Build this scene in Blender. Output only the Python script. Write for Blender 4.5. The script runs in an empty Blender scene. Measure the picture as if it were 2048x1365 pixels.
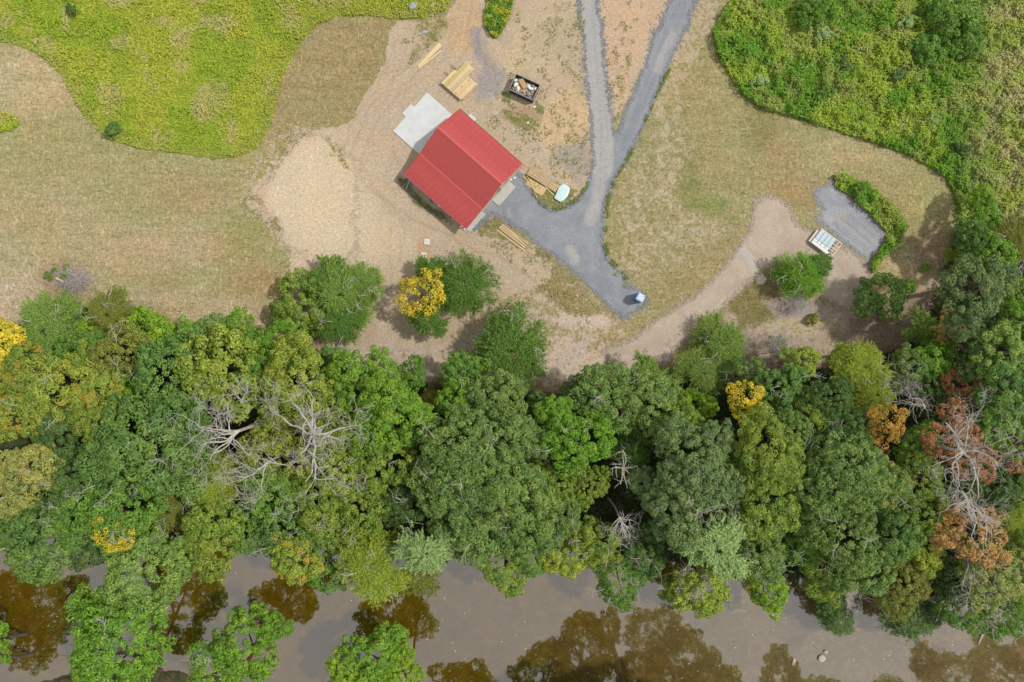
import bpy, math, random
import numpy as np
from mathutils import Vector, Matrix
from mathutils.geometry import delaunay_2d_cdt

S = 0.075            # metres per photo pixel on the ground
H = 102.4            # drone height
CX, CY = 1024.0, 682.5
scene = bpy.context.scene

# ------------------------------------------------------------------ camera
cam_d = bpy.data.cameras.new("camera"); cam = bpy.data.objects.new("camera", cam_d)
scene.collection.objects.link(cam); scene.camera = cam
cam.location = (0, 0, H); cam.rotation_euler = (0, 0, 0)
cam_d.lens = 24; cam_d.sensor_width = 36; cam_d.clip_start = 1; cam_d.clip_end = 4000

# ------------------------------------------------------------------ light
SUN = Vector((0.60, 0.115, 0.80)).normalized()
elev = math.asin(SUN.z); azim = math.atan2(SUN.x, SUN.y)
w = bpy.data.worlds.new("World"); scene.world = w; w.use_nodes = True
nt = w.node_tree; nt.nodes.clear()
sky = nt.nodes.new("ShaderNodeTexSky"); sky.sky_type = 'NISHITA'; sky.sun_disc = False
sky.sun_elevation = elev; sky.sun_rotation = azim
bg = nt.nodes.new("ShaderNodeBackground"); bg.inputs[1].default_value = 0.10
nt.links.new(sky.outputs[0], bg.inputs[0])
cl = nt.nodes.new("ShaderNodeBackground"); cl.inputs[0].default_value = (0.93, 0.905, 0.875, 1); cl.inputs[1].default_value = 0.78
tc = nt.nodes.new("ShaderNodeTexCoord"); nz = nt.nodes.new("ShaderNodeTexNoise")
nz.inputs['Scale'].default_value = 3.0; nz.inputs['Detail'].default_value = 5
mr = nt.nodes.new("ShaderNodeMapRange"); mr.inputs[1].default_value = .3; mr.inputs[2].default_value = .7
mr.inputs[3].default_value = .78; mr.inputs[4].default_value = .9
mx = nt.nodes.new("ShaderNodeMixShader"); ow = nt.nodes.new("ShaderNodeOutputWorld")
nt.links.new(tc.outputs['Generated'], nz.inputs['Vector']); nt.links.new(nz.outputs['Fac'], mr.inputs[0])
nt.links.new(mr.outputs[0], mx.inputs[0]); nt.links.new(bg.outputs[0], mx.inputs[1]); nt.links.new(cl.outputs[0], mx.inputs[2])
nt.links.new(mx.outputs[0], ow.inputs[0])
sd = bpy.data.lights.new("sun", 'SUN'); sd.energy = 2.95; sd.angle = math.radians(2.4); sd.color = (1, .955, .88)
sun = bpy.data.objects.new("sun", sd); scene.collection.objects.link(sun)
sun.rotation_euler = SUN.to_track_quat('Z', 'Y').to_euler(); sun.location = (0, 0, 150)
scene.view_settings.view_transform = 'Standard'; scene.view_settings.look = 'None'
scene.view_settings.exposure = 0; scene.view_settings.gamma = 1; scene.view_settings.use_curve_mapping = False
cy = scene.cycles
cy.max_bounces = 5; cy.diffuse_bounces = 3; cy.glossy_bounces = 2; cy.transmission_bounces = 3; cy.transparent_max_bounces = 4

# ------------------------------------------------------------------ helpers
def P(px, py, z=0.0):
    """world point at height z that stands at this place of the photo"""
    k = S*(H-z)/H
    return Vector(((px-CX)*k, (CY-py)*k, z))

def tag(o, label=None, cat=None, group=None, kind=None):
    if label: o["label"] = label
    if cat: o["category"] = cat
    if group: o["group"] = group
    if kind: o["kind"] = kind
    return o

def link(name, me, parent=None, loc=None, rz=None):
    o = bpy.data.objects.new(name, me); scene.collection.objects.link(o)
    if parent is not None: o.parent = parent
    if loc is not None: o.location = loc
    if rz is not None: o.rotation_euler = (0, 0, rz)
    return o

def empty(name, loc, rz=0.0):
    o = link(name, None, None, loc, rz); o.empty_display_size = .3
    return o

class MB:
    def __init__(s): s.v = []; s.f = []
    def add(s, vs, fs):
        b = len(s.v); s.v += [tuple(p) for p in vs]; s.f += [tuple(i+b for i in f) for f in fs]
    def box(s, x0, y0, z0, x1, y1, z1):
        s.add([(x0,y0,z0),(x1,y0,z0),(x1,y1,z0),(x0,y1,z0),(x0,y0,z1),(x1,y0,z1),(x1,y1,z1),(x0,y1,z1)],
              [(0,3,2,1),(4,5,6,7),(0,1,5,4),(1,2,6,5),(2,3,7,6),(3,0,4,7)])
    def prism(s, poly, z0, z1):
        n = len(poly)
        a = sum(poly[i][0]*poly[(i+1)%n][1]-poly[(i+1)%n][0]*poly[i][1] for i in range(n))
        if a < 0: poly = poly[::-1]
        s.add([(x,y,z0) for x,y in poly]+[(x,y,z1) for x,y in poly],
              [tuple(range(n-1,-1,-1)), tuple(range(n,2*n))]+[(i,(i+1)%n,n+(i+1)%n,n+i) for i in range(n)])
    def beam(s, a, b, wd, th):
        a = Vector(a); b = Vector(b); d = (b-a).normalized()
        up = Vector((0,0,1)) if abs(d.z) < .95 else Vector((1,0,0))
        r = d.cross(up).normalized()*wd/2; u = r.cross(d).normalized()*th/2
        s.add([a-r-u,a+r-u,a+r+u,a-r+u,b-r-u,b+r-u,b+r+u,b-r+u],
              [(0,1,2,3),(7,6,5,4),(0,4,5,1),(1,5,6,2),(2,6,7,3),(3,7,4,0)])
    def tube(s, pts, rad, n=6):
        pts = [Vector(p) for p in pts]; b = len(s.v); m = len(pts); prev = None
        for i, p in enumerate(pts):
            d = (pts[min(i+1,m-1)]-pts[max(i-1,0)]).normalized()
            if prev is None:
                a = d.cross(Vector((0.3,0.2,1)) if abs(d.z) < .9 else Vector((1,0.1,0))).normalized()
            else:
                a = (prev - d*prev.dot(d)).normalized()
            prev = a; c = d.cross(a)
            for k in range(n):
                t = 2*math.pi*k/n; s.v.append(tuple(p+(a*math.cos(t)+c*math.sin(t))*rad[i]))
        for i in range(m-1):
            for k in range(n):
                s.f.append((b+i*n+k, b+i*n+(k+1)%n, b+(i+1)*n+(k+1)%n, b+(i+1)*n+k))
        s.f.append(tuple(b+k for k in range(n-1,-1,-1))); s.f.append(tuple(b+(m-1)*n+k for k in range(n)))
    def mesh(s, name, m, smooth=False):
        me = bpy.data.meshes.new(name); me.from_pydata(s.v, [], s.f)
        if m: me.materials.append(m)
        if smooth: me.polygons.foreach_set("use_smooth", [True]*len(me.polygons))
        me.update(); return me
    def build(s, name, m, parent=None, loc=None, rz=None, smooth=False):
        return link(name, s.mesh(name, m, smooth), parent, loc, rz)

def rock_mesh(name, m, rx, ry, rz_, seed):
    import bmesh
    r = random.Random(seed); bm = bmesh.new(); bmesh.ops.create_icosphere(bm, subdivisions=3, radius=1)
    dirs = [(Vector((r.gauss(0,1),r.gauss(0,1),r.gauss(0,1))).normalized(), r.uniform(.55,.92)) for _ in range(14)]
    for v in bm.verts:
        for d, k in dirs:
            q = v.co.dot(d)
            if q > k: v.co -= d*(q-k)*.9
        v.co = Vector((v.co.x*rx, v.co.y*ry, v.co.z*rz_))
    me = bpy.data.meshes.new(name); bm.to_mesh(me); bm.free(); me.materials.append(m)
    return me

# ---- value noise on numpy arrays
def vnoise(x, y, cell, seed):
    rs = np.random.RandomState(seed); N = 256; g = rs.rand(N, N)
    x = x/cell+1000.; y = y/cell+1000.; xi = np.floor(x).astype(int); yi = np.floor(y).astype(int)
    fx = x-xi; fy = y-yi; fx = fx*fx*(3-2*fx); fy = fy*fy*(3-2*fy)
    a = g[xi%N, yi%N]; b = g[(xi+1)%N, yi%N]; c = g[xi%N, (yi+1)%N]; d = g[(xi+1)%N, (yi+1)%N]
    return (a*(1-fx)+b*fx)*(1-fy)+(c*(1-fx)+d*fx)*fy
def fbm(x, y, cell, seed, o=4):
    r = 0; t = 0
    for i in range(o):
        r = r+vnoise(x, y, cell/2**i, seed+i*7)*.5**i; t += .5**i
    return r/t
def sdf(poly, x, y):
    """signed distance in px, negative inside"""
    d = np.full(x.shape, 1e9); ins = np.zeros(x.shape, bool); n = len(poly)
    for i in range(n):
        ax, ay = poly[i]; bx, by = poly[(i+1)%n]; ex, ey = bx-ax, by-ay
        t = np.clip(((x-ax)*ex+(y-ay)*ey)/(ex*ex+ey*ey+1e-9), 0, 1)
        d = np.minimum(d, (x-ax-t*ex)**2+(y-ay-t*ey)**2)
        c = ((ay > y) != (by > y))
        if ey != 0: ins ^= c & (x < ex*(y-ay)/ey+ax)
    d = np.sqrt(d); return np.where(ins, -d, d)
def ldist(pl, x, y):
    d = np.full(x.shape, 1e9)
    for (ax, ay), (bx, by) in zip(pl[:-1], pl[1:]):
        ex, ey = bx-ax, by-ay; t = np.clip(((x-ax)*ex+(y-ay)*ey)/(ex*ex+ey*ey+1e-9), 0, 1)
        d = np.minimum(d, (x-ax-t*ex)**2+(y-ay-t*ey)**2)
    return np.sqrt(d)
def sstep(a, b, t):
    t = np.clip((t-a)/(b-a), 0, 1); return t*t*(3-2*t)

# ------------------------------------------------------------------ materials
def newmat(name):
    m = bpy.data.materials.new(name); m.use_nodes = True; t = m.node_tree; t.nodes.clear()
    o = t.nodes.new("ShaderNodeOutputMaterial"); b = t.nodes.new("ShaderNodeBsdfPrincipled")
    t.links.new(b.outputs[0], o.inputs[0]); return m, t, b, o
def N(t, kind, **kw):
    n = t.nodes.new(kind)
    for k, v in kw.items():
        if k in n.inputs: n.inputs[k].default_value = v
        else: setattr(n, k, v)
    return n
def noise(t, vec, scale, detail=4, rough=.55, dist=0.):
    n = t.nodes.new("ShaderNodeTexNoise"); n.inputs['Scale'].default_value = scale
    n.inputs['Detail'].default_value = detail; n.inputs['Roughness'].default_value = rough; n.inputs['Distortion'].default_value = dist
    if vec is not None: t.links.new(vec, n.inputs['Vector'])
    return n.outputs['Fac']
def mrange(t, v, a, b, c, d, smooth=False):
    n = t.nodes.new("ShaderNodeMapRange")
    if smooth: n.interpolation_type = 'SMOOTHSTEP'
    for i, q in enumerate((a, b, c, d)): n.inputs[i+1].default_value = q
    t.links.new(v, n.inputs[0]); return n.outputs[0]
def mixc(t, f, a, b, mode='MIX'):
    n = t.nodes.new("ShaderNodeMix"); n.data_type = 'RGBA'; n.blend_type = mode
    for sock, val in ((n.inputs[0], f), (n.inputs[6], a), (n.inputs[7], b)):
        if isinstance(val, (int, float)): sock.default_value = val
        elif isinstance(val, tuple): sock.default_value = (*val[:3], 1)
        else: t.links.new(val, sock)
    return n.outputs[2]
def math_(t, op, a, b=None):
    n = t.nodes.new("ShaderNodeMath"); n.operation = op
    for i, v in enumerate((a, b)):
        if v is None: continue
        if isinstance(v, (int, float)): n.inputs[i].default_value = v
        else: t.links.new(v, n.inputs[i])
    return n.outputs[0]
def pos(t, scale=(1,1,1), rot=(0,0,0), obj=False):
    if obj: g = t.nodes.new("ShaderNodeTexCoord").outputs['Object']
    else: g = t.nodes.new("ShaderNodeNewGeometry").outputs['Position']
    mp = t.nodes.new("ShaderNodeMapping"); mp.inputs['Scale'].default_value = scale; mp.inputs['Rotation'].default_value = rot
    t.links.new(g, mp.inputs[0]); return mp.outputs[0]
def bump(t, b, h, dist, strength=1.):
    n = t.nodes.new("ShaderNodeBump"); n.inputs['Distance'].default_value = dist; n.inputs['Strength'].default_value = strength
    t.links.new(h, n.inputs['Height']); t.links.new(n.outputs[0], b.inputs['Normal'])
def attr(t, name, out='Fac', typ='GEOMETRY'):
    a = t.nodes.new("ShaderNodeAttribute"); a.attribute_name = name; a.attribute_type = typ; return a.outputs[out]

def plain(name, col, rough=.6, var=.18, scale=3., metal=0., bumpd=0., spec=.4, stretch=(1,1,1), c2=None):
    m, t, b, o = newmat(name); v = pos(t, scale=stretch, obj=True)
    n1 = noise(t, v, scale, 5, .65)
    c = mixc(t, mrange(t, n1, .3, .7, 0, 1), tuple(x*(1-var) for x in col), c2 if c2 else tuple(min(1, x*(1+var)) for x in col))
    n2 = noise(t, v, scale*7, 3)
    c = mixc(t, 1.0, c, mixc(t, mrange(t, n2, .3, .7, 0, 1), (1-var*.5,)*3, (1+var*.3,)*3), 'MULTIPLY')
    t.links.new(c, b.inputs['Base Color']); b.inputs['Roughness'].default_value = rough
    b.inputs['Metallic'].default_value = metal; b.inputs['Specular IOR Level'].default_value = spec
    if bumpd: bump(t, b, n2, bumpd)
    return m

# --- ground
def mat_ground():
    m, t, b, o = newmat("ground_soil_and_grass"); v = pos(t)
    soil = attr(t, "soil", 'Color'); grass = attr(t, "grass", 'Color'); cover = attr(t, "cover"); track = attr(t, "track")
    n1 = noise(t, v, .55, 9, .68, .6)
    n1b = noise(t, v, 1.7, 6, .7, .6)
    nn = math_(t, 'ADD', math_(t, 'MULTIPLY', n1, .45), math_(t, 'MULTIPLY', n1b, .55))
    q = math_(t, 'ADD', cover, math_(t, 'MULTIPLY', math_(t, 'SUBTRACT', nn, .5), 2.9))
    f = mrange(t, q, .36, .64, 0, 1, True)
    nl = noise(t, v, .12, 4, .6); nl2 = noise(t, v, .35, 3, .6)
    g = mixc(t, mrange(t, nl, .38, .66, 0, 1, True), grass, mixc(t, 1.0, grass, (1.07, .98, .92), 'MULTIPLY'))
    g = mixc(t, mrange(t, nl2, .55, .75, 0, .55, True), g, mixc(t, 1.0, grass, (.86, .98, .72), 'MULTIPLY'))
    mow = noise(t, pos(t, (.12, .9, 1)), 1.0, 5, .65, .5); g = mixc(t, mrange(t, mow, .42, .62, 0, .8, True), g, mixc(t, 1.0, g, (.86, .87, .80), 'MULTIPLY'))
    mo2 = noise(t, pos(t, (.7, .45, 1)), 1.0, 6, .7, .8); g = mixc(t, mrange(t, mo2, .52, .68, 0, .85, True), g, mixc(t, 1.0, g, (1.20, 1.16, 1.22), 'MULTIPLY'))
    # pale straw and thatch fibres in the grass
    st = noise(t, pos(t, (3.6, 1.3, 1), (0, 0, .5)), 1.0, 5, .7, 1.2); st2 = noise(t, pos(t, (1.3, 3.8, 1), (0, 0, .2)), 1.0, 5, .7, 1.2)
    g = mixc(t, mrange(t, st, .50, .64, 0, .95), g, mixc(t, 1.0, g, (1.62, 1.56, 1.75), 'MULTIPLY'))
    g = mixc(t, mrange(t, st2, .50, .66, 0, .95), g, mixc(t, 1.0, g, (.52, .52, .40), 'MULTIPLY'))
    g = mixc(t, mrange(t, noise(t, v, .9, 6, .7, .5), .45, .7, 0, .6), g, mixc(t, 1.0, g, (.84, .86, .74), 'MULTIPLY'))
    sl = mixc(t, mrange(t, nl2, .35, .7, 0, 1, True), soil, mixc(t, 1.0, soil, (.93, .93, .93), 'MULTIPLY'))
    sl = mixc(t, mrange(t, noise(t, v, .22, 5, .65), .45, .65, 0, .6, True), sl, mixc(t, 1.0, soil, (1.05, .96, .86), 'MULTIPLY'))
    sw = noise(t, pos(t, (1.1, 5.5, 1), (0, 0, -.75)), 1.0, 6, .7, 1.2)
    sl = mixc(t, mrange(t, sw, .48, .66, 0, .6), sl, mixc(t, 1.0, sl, (.84, .84, .86), 'MULTIPLY'))
    pf = noise(t, v, 1.5, 6, .72, 1.0); sl = mixc(t, mrange(t, pf, .54, .64, 0, .8, True), sl, mixc(t, 1.0, sl, (1.17, 1.17, 1.18), 'MULTIPLY')); sl = mixc(t, mrange(t, pf, .34, .44, .6, 0, True), sl, mixc(t, 1.0, sl, (.86, .85, .84), 'MULTIPLY'))
    # clods and small stones
    vo = N(t, "ShaderNodeTexVoronoi", Scale=2.6); t.links.new(v, vo.inputs['Vector'])
    sl = mixc(t, mrange(t, vo.outputs['Distance'], .05, .13, .5, 0), sl, mixc(t, 1.0, sl, (.55, .52, .45), 'MULTIPLY'))
    c = mixc(t, f, sl, g)
    fine = noise(t, v, 3.0, 5, .8)
    c = mixc(t, 1.0, c, mixc(t, mrange(t, fine, .28, .72, 0, 1), (.64,)*3, (1.36,)*3), 'MULTIPLY')
    sp = noise(t, v, 5.5, 2, .5); c = mixc(t, mrange(t, sp, .64, .72, 0, .6), c, mixc(t, 1.0, c, (1.35, 1.33, 1.3), 'MULTIPLY')); c = mixc(t, mrange(t, sp, .28, .36, .6, 0), c, mixc(t, 1.0, c, (.66, .66, .62), 'MULTIPLY'))
    c = mixc(t, mrange(t, track, -.5, 0, .35, 0), c, mixc(t, 1.0, c, (1.25, 1.25, 1.25), 'MULTIPLY'))
    c = mixc(t, mrange(t, track, 0, 1, 0, 1), c, mixc(t, 1.0, c, (.80, .78, .77), 'MULTIPLY'))
    t.links.new(c, b.inputs['Base Color']); b.inputs['Roughness'].default_value = .95; b.inputs['Specular IOR Level'].default_value = .1
    hh = math_(t, 'ADD', math_(t, 'MULTIPLY', nn, 1.2), math_(t, 'MULTIPLY', fine, .35))
    hh = math_(t, 'SUBTRACT', hh, math_(t, 'MULTIPLY', track, .25))
    bump(t, b, hh, .10, .9)
    return m
M_ground = mat_ground()

def mat_gravel(name, c1, c2, dustc):
    m, t, b, o = newmat(name); v = pos(t); dust = attr(t, "dust"); track = attr(t, "track")
    n1 = noise(t, v, .30, 7, .62, .6); n2 = noise(t, v, 3.4, 4, .8); n3 = noise(t, v, 1.0, 6, .72, .8)
    c = mixc(t, mrange(t, n1, .35, .65, 0, 1, True), c1, c2)
    d = math_(t, 'ADD', dust, math_(t, 'MULTIPLY', math_(t, 'SUBTRACT', n3, .5), .9))
    c = mixc(t, mrange(t, d, .2, .8, 0, 1, True), c, dustc)
    c = mixc(t, mrange(t, noise(t, v, .45, 6, .75, 1.5), .50, .68, 0, .8), c, mixc(t, 1., c, (1.22, 1.2, 1.16), 'MULTIPLY'))
    c = mixc(t, 1.0, c, mixc(t, mrange(t, n2, .3, .7, 0, 1), (.82,)*3, (1.16,)*3), 'MULTIPLY')
    c = mixc(t, mrange(t, track, -.5, 0, .35, 0), c, mixc(t, 1.0, c, (1.25, 1.25, 1.25), 'MULTIPLY'))
    c = mixc(t, mrange(t, track, 0, 1, 0, 1), c, mixc(t, 1.0, c, (.76, .75, .76), 'MULTIPLY'))
    t.links.new(c, b.inputs['Base Color']); b.inputs['Roughness'].default_value = .95; b.inputs['Specular IOR Level'].default_value = .15
    bump(t, b, math_(t, 'ADD', n2, n3), .05, .9); return m
M_gravel = mat_gravel("blue_grey_gravel", (.218, .236, .270), (.268, .284, .31), (.345, .34, .335))
M_pad = mat_gravel("pale_grey_gravel", (.27, .28, .31), (.33, .335, .36), (.36, .31, .26))
M_path = mat_gravel("graded_pinkish_soil", (.40, .325, .26), (.44, .365, .295), (.43, .40, .36))

def mat_leaf(name, trans=.36, rough=.55, autumn=(.58, .48, .06)):
    m, t, b, o = newmat(name)
    oi = t.nodes.new("ShaderNodeObjectInfo"); tint = attr(t, "tint"); clump = attr(t, "clump")
    c = mixc(t, 1.0, oi.outputs['Color'], mixc(t, tint, (.46, .50, .46), (1.62, 1.54, 1.55)), 'MULTIPLY')  # random leaf tones; the wide spread also paints in highlights and dark gaps
    c = mixc(t, 1.0, c, mixc(t, clump, (.78, .86, .86), (1.2, 1.1, 1.0)), 'MULTIPLY')
    q = math_(t, 'ADD', math_(t, 'MULTIPLY', clump, .7), math_(t, 'MULTIPLY', tint, .3))
    q = math_(t, 'ADD', q, oi.outputs['Alpha'])
    c = mixc(t, mrange(t, q, .95, 1.2, 0, 1, True), c, mixc(t, tint, autumn, (.52, .38, .06)))
    t.links.new(c, b.inputs['Base Color']); b.inputs['Roughness'].default_value = rough; b.inputs['Specular IOR Level'].default_value = .35
    tr = t.nodes.new("ShaderNodeBsdfTranslucent"); t.links.new(mixc(t, 1.0, c, (1.15, 1.2, .6), 'MULTIPLY'), tr.inputs[0])
    mxs = t.nodes.new("ShaderNodeMixShader"); mxs.inputs[0].default_value = trans
    t.links.new(b.outputs[0], mxs.inputs[1]); t.links.new(tr.outputs[0], mxs.inputs[2]); t.links.new(mxs.outputs[0], o.inputs[0])
    return m
M_leaf = mat_leaf("leaves"); M_rust = mat_leaf("rusty_leaves", autumn=(.42, .15, .05))

def mat_vcol(name, trans=.2):
    m, t, b, o = newmat(name); c = attr(t, "col", 'Color')
    t.links.new(c, b.inputs['Base Color']); b.inputs['Roughness'].default_value = .7; b.inputs['Specular IOR Level'].default_value = .2
    tr = t.nodes.new("ShaderNodeBsdfTranslucent"); t.links.new(c, tr.inputs[0])
    mxs = t.nodes.new("ShaderNodeMixShader"); mxs.inputs[0].default_value = trans
    t.links.new(b.outputs[0], mxs.inputs[1]); t.links.new(tr.outputs[0], mxs.inputs[2]); t.links.new(mxs.outputs[0], o.inputs[0])
    return m
M_grass = mat_vcol("tall_grass_blades")
M_bark = plain("grey_brown_bark", (.12, .095, .075), .9, .3, 4, bumpd=.02, stretch=(1, 1, .3))
M_dead = plain("weathered_dead_wood", (.46, .43, .395), .85, .22, 2.5, bumpd=.01)
M_deadgrey = plain("grey_dead_twigs", (.42, .385, .375), .9, .2, 2.5)
M_deadred = plain("reddish_dead_twigs", (.30, .16, .11), .9, .2, 2.5)
M_lumber = plain("new_pine_lumber", (.66, .51, .29), .7, .16, 1.2, stretch=(.5, 6, 6))
M_lumber2 = plain("tan_pine_lumber", (.56, .41, .24), .7, .18, 1.2, stretch=(.5, 6, 6))
M_lumber3 = plain("greenish_treated_lumber", (.50, .42, .17), .7, .2, 1.2, stretch=(.5, 6, 6))
M_ply = plain("plywood_sheet", (.52, .38, .20), .75, .12, 1.4)
M_sticker = plain("dark_sticker_wood", (.10, .08, .06), .8, .2)
M_tarp = plain("pale_turquoise_plastic", (.52, .70, .69), .35, .07, .9, spec=.5)
M_conc = plain("fresh_concrete", (.56, .58, .59), .75, .09, .7, bumpd=.003)
M_conc2 = plain("grey_concrete", (.47, .46, .43), .8, .08, .9)
M_lid = plain("pale_concrete_lid", (.60, .60, .58), .8, .08, 2)
M_red = None
def mat_roof():
    m, t, b, o = newmat("red_painted_metal"); v = pos(t, obj=True)
    n = noise(t, v, .35, 3); n2 = noise(t, v, 2.5, 5, .7)
    c = mixc(t, mrange(t, n, .35, .65, 0, 1), (.42, .062, .060), (.455, .076, .072))
    c = mixc(t, 1., c, mixc(t, mrange(t, n2, .4, .6, 0, 1), (.95,)*3, (1.04,)*3), 'MULTIPLY')
    vo = N(t, "ShaderNodeTexVoronoi", Scale=2.1); t.links.new(v, vo.inputs['Vector'])
    sy = t.nodes.new("ShaderNodeSeparateXYZ"); t.links.new(v, sy.inputs[0])
    wv = math_(t, 'ABSOLUTE', math_(t, 'SUBTRACT', math_(t, 'PINGPONG', math_(t, 'ADD', sy.outputs[1], 1.8), 4.6), .4))
    bnd = mrange(t, wv, 1.0, 1.3, .38, 0)
    c = mixc(t, math_(t, 'MULTIPLY', bnd, mrange(t, vo.outputs['Distance'], .20, .34, 1, 0)), c, (.26, .03, .03))
    strk = noise(t, pos(t, (5, .25, 1), obj=True), 1.0, 4, .7); c = mixc(t, mrange(t, strk, .45, .65, 0, .45), c, mixc(t, 1., c, (.86, .84, .84), 'MULTIPLY'))
    t.links.new(c, b.inputs['Base Color']); b.inputs['Roughness'].default_value = .42; b.inputs['Specular IOR Level'].default_value = .5
    return m
M_red = mat_roof()
M_trim = plain("red_trim_metal", (.56, .11, .10), .4, .05)
M_white = plain("white_painted_trim", (.78, .78, .77), .5, .04)
M_osb = plain("tan_wall_sheathing", (.58, .43, .24), .75, .18, 2.0)
M_dark = plain("dark_window_glass", (.03, .035, .04), .15, .1)
M_black = plain("black_painted_steel", (.035, .033, .04), .45, .3, 2, bumpd=.004)
M_green = plain("dark_green_steel", (.02, .055, .035), .45, .25, 2)
M_rim = plain("grey_worn_steel_rim", (.28, .28, .32), .5, .3, 3)
M_blue = plain("bright_blue_plastic", (.03, .24, .60), .4, .12, 2)
M_skyblue = plain("light_blue_pipe", (.22, .52, .62), .4, .1, 2)
M_wht = plain("white_translucent_plastic", (.66, .70, .76), .4, .08, 1.6, c2=(.56, .66, .78))
M_metal = plain("pale_blue_metal_sheet", (.50, .62, .70), .35, .08, 1.5, spec=.6)
M_card = plain("brown_cardboard", (.43, .28, .14), .85, .12)
M_bag = plain("white_plastic_bag", (.74, .74, .76), .4, .1, 3)
M_rubble = plain("mixed_rubbish", (.34, .27, .21), .8, .45, 4, bumpd=.03, c2=(.55, .50, .46))
M_rockp = plain("pale_pinkish_rock", (.50, .42, .37), .9, .2, 3, bumpd=.02)
M_rockg = plain("blue_grey_rock", (.34, .38, .45), .9, .2, 3, bumpd=.02)
M_pink = plain("pink_insulation", (.62, .28, .30), .8, .15)

# ------------------------------------------------------------------ zones of the ground (photo pixels on the ground plane)
MEADOW_L = [(-420,85),(0,85),(40,92),(90,115),(125,150),(145,190),(165,225),(195,262),(235,285),(290,300),(360,308),(430,317),(480,314),(515,295),(535,265),(548,225),(560,170),(585,115),(610,75),(640,48),(680,33),(740,32),(800,40),(850,38),(893,22),(905,-10),(905,-300),(-420,-300)]
MEADOW_S = [(-60,222),(0,222),(28,230),(42,248),(24,262),(-10,268),(-60,268)]
MEADOW_R = [(1468,-300),(1465,0),(1440,30),(1423,70),(1432,110),(1458,150),(1482,190),(1520,218),(1600,240),(1680,265),(1740,285),(1800,305),(1850,330),(1888,355),(1905,385),(1915,430),(1930,480),(2048,500),(2450,500),(2450,-300)]
STRIP_R = [(1664,352),(1690,347),(1745,378),(1785,412),(1808,440),(1810,462),(1795,490),(1765,515),(1745,548),(1735,530),(1768,482),(1772,466),(1735,430),(1700,395),(1668,374)]
STRIP_T = [(976,-60),(1030,-60),(1026,5),(1020,35),(1005,62),(994,78),(981,72),(968,50),(972,20)]
DRIVE = [(1150,-120),(1153,0),(1163,60),(1170,130),(1178,200),(1184,270),(1186,320),(1178,365),(1160,395),(1135,412),(1105,420),(1082,408),(1062,385),(1045,360),(1036,338),(1000,330),(950,400),(925,440),(932,462),(955,461),(965,448),(985,428),(1010,442),(1030,455),(1055,470),(1078,493),(1110,512),(1150,545),(1180,575),(1215,610),(1248,639),(1270,622),(1293,600),(1285,585),(1262,570),(1240,545),(1215,515),(1206,490),(1208,440),(1212,395),(1225,365),(1245,330),(1262,300),(1285,255),(1300,210),(1325,160),(1350,100),(1378,40),(1395,-10),(1425,-120),(1370,-120),(1340,0),(1328,30),(1305,80),(1290,130),(1270,180),(1250,225),(1236,262),(1226,268),(1222,210),(1213,150),(1205,60),(1197,0),(1192,-120)]
PAD = [(1640,378),(1664,370),(1700,395),(1735,430),(1771,467),(1762,490),(1738,521),(1700,493),(1668,468),(1642,440),(1648,415),(1634,395)]
PATH = [(1527,393),(1560,398),(1583,425),(1597,452),(1640,470),(1680,492),(1712,507),(1738,532),(1746,560),(1738,590),(1712,612),(1690,618),(1662,605),(1640,590),(1655,565),(1635,545),(1600,515),(1560,525),(1525,540),(1500,562),(1475,588),(1440,620),(1410,642),(1380,672),(1352,692),(1340,722),(1250,748),(1226,742),(1206,700),(1258,680),(1300,650),(1345,620),(1395,590),(1425,560),(1462,520),(1482,490),(1500,462),(1506,430),(1512,408)]
NORTH_BANK = [(-2000,1040),(0,1055),(400,1065),(700,1078),(900,1092),(1200,1100),(1350,1122),(1500,1138),(1700,1160),(1900,1190),(2048,1212),(4000,1400)]
SOUTH_BANK = [(-2000,1380),(0,1400),(240,1330),(500,1385),(800,1400),(1000,1450),(1500,1500),(2048,1500),(4000,1620)]
FOREST = [(-3000,640),(0,655),(80,640),(150,612),(260,612),(350,648),(520,655),(600,700),(700,735),(860,762),(1000,780),(1130,792),(1250,760),(1340,742),(1500,745),(1600,740),(1700,730),(1800,700),(1850,650),(1880,590),(1890,520),(1905,470),(1935,440),(1950,390),(2000,430),(2500,440),(4000,600),(4000,4000),(-3000,4000)]
DIRT = [(905,-200),(905,0),(880,40),(840,42),(800,42),(775,62),(768,110),(748,160),(722,200),(706,240),(660,252),(612,262),(578,292),(545,330),(512,372),(500,400),(530,440),(568,462),(582,510),(575,570),(556,600),(575,650),(610,690),(680,715),(760,735),(860,762),(960,700),(1000,600),(1090,560),(1105,530),(1000,470),(1060,420),(1180,400),(1225,240),(1350,60),(1400,-20),(1400,-200)]
SAND = [(600,275),(650,290),(690,330),(700,380),(720,440),(730,520),(600,520),(575,470),(520,425),(500,392),(545,335)]

RES = 0.25
def axis(lo, hi, far):
    mid = np.arange(lo, hi+RES/2, RES); out = []; d = RES; x = hi
    while x < far: d *= 1.25; x += d; out.append(x)
    neg = []; d = RES; x = lo
    while x > -far: d *= 1.25; x -= d; neg.append(x)
    return np.array(neg[::-1]+list(mid)+out)
ax = axis(-80, 80, 1200.); ay = axis(-58, 54, 1200.)
GX, GY = np.meshgrid(ax, ay); nx, ny = len(ax), len(ay)
px = GX.ravel()/S+CX; py = CY-GY.ravel()/S
wx = (fbm(px, py, 40, 1)-.5)*22+(fbm(px, py, 9, 2, 3)-.5)*10; wy = (fbm(px, py, 40, 3)-.5)*22+(fbm(px, py, 9, 4, 3)-.5)*10
n_ = len(px)
soil = np.tile(np.array([.415, .325, .225]), (n_, 1)); grass = np.tile(np.array([.300, .280, .142]), (n_, 1)); cover = np.full(n_, 1.15)
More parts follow.
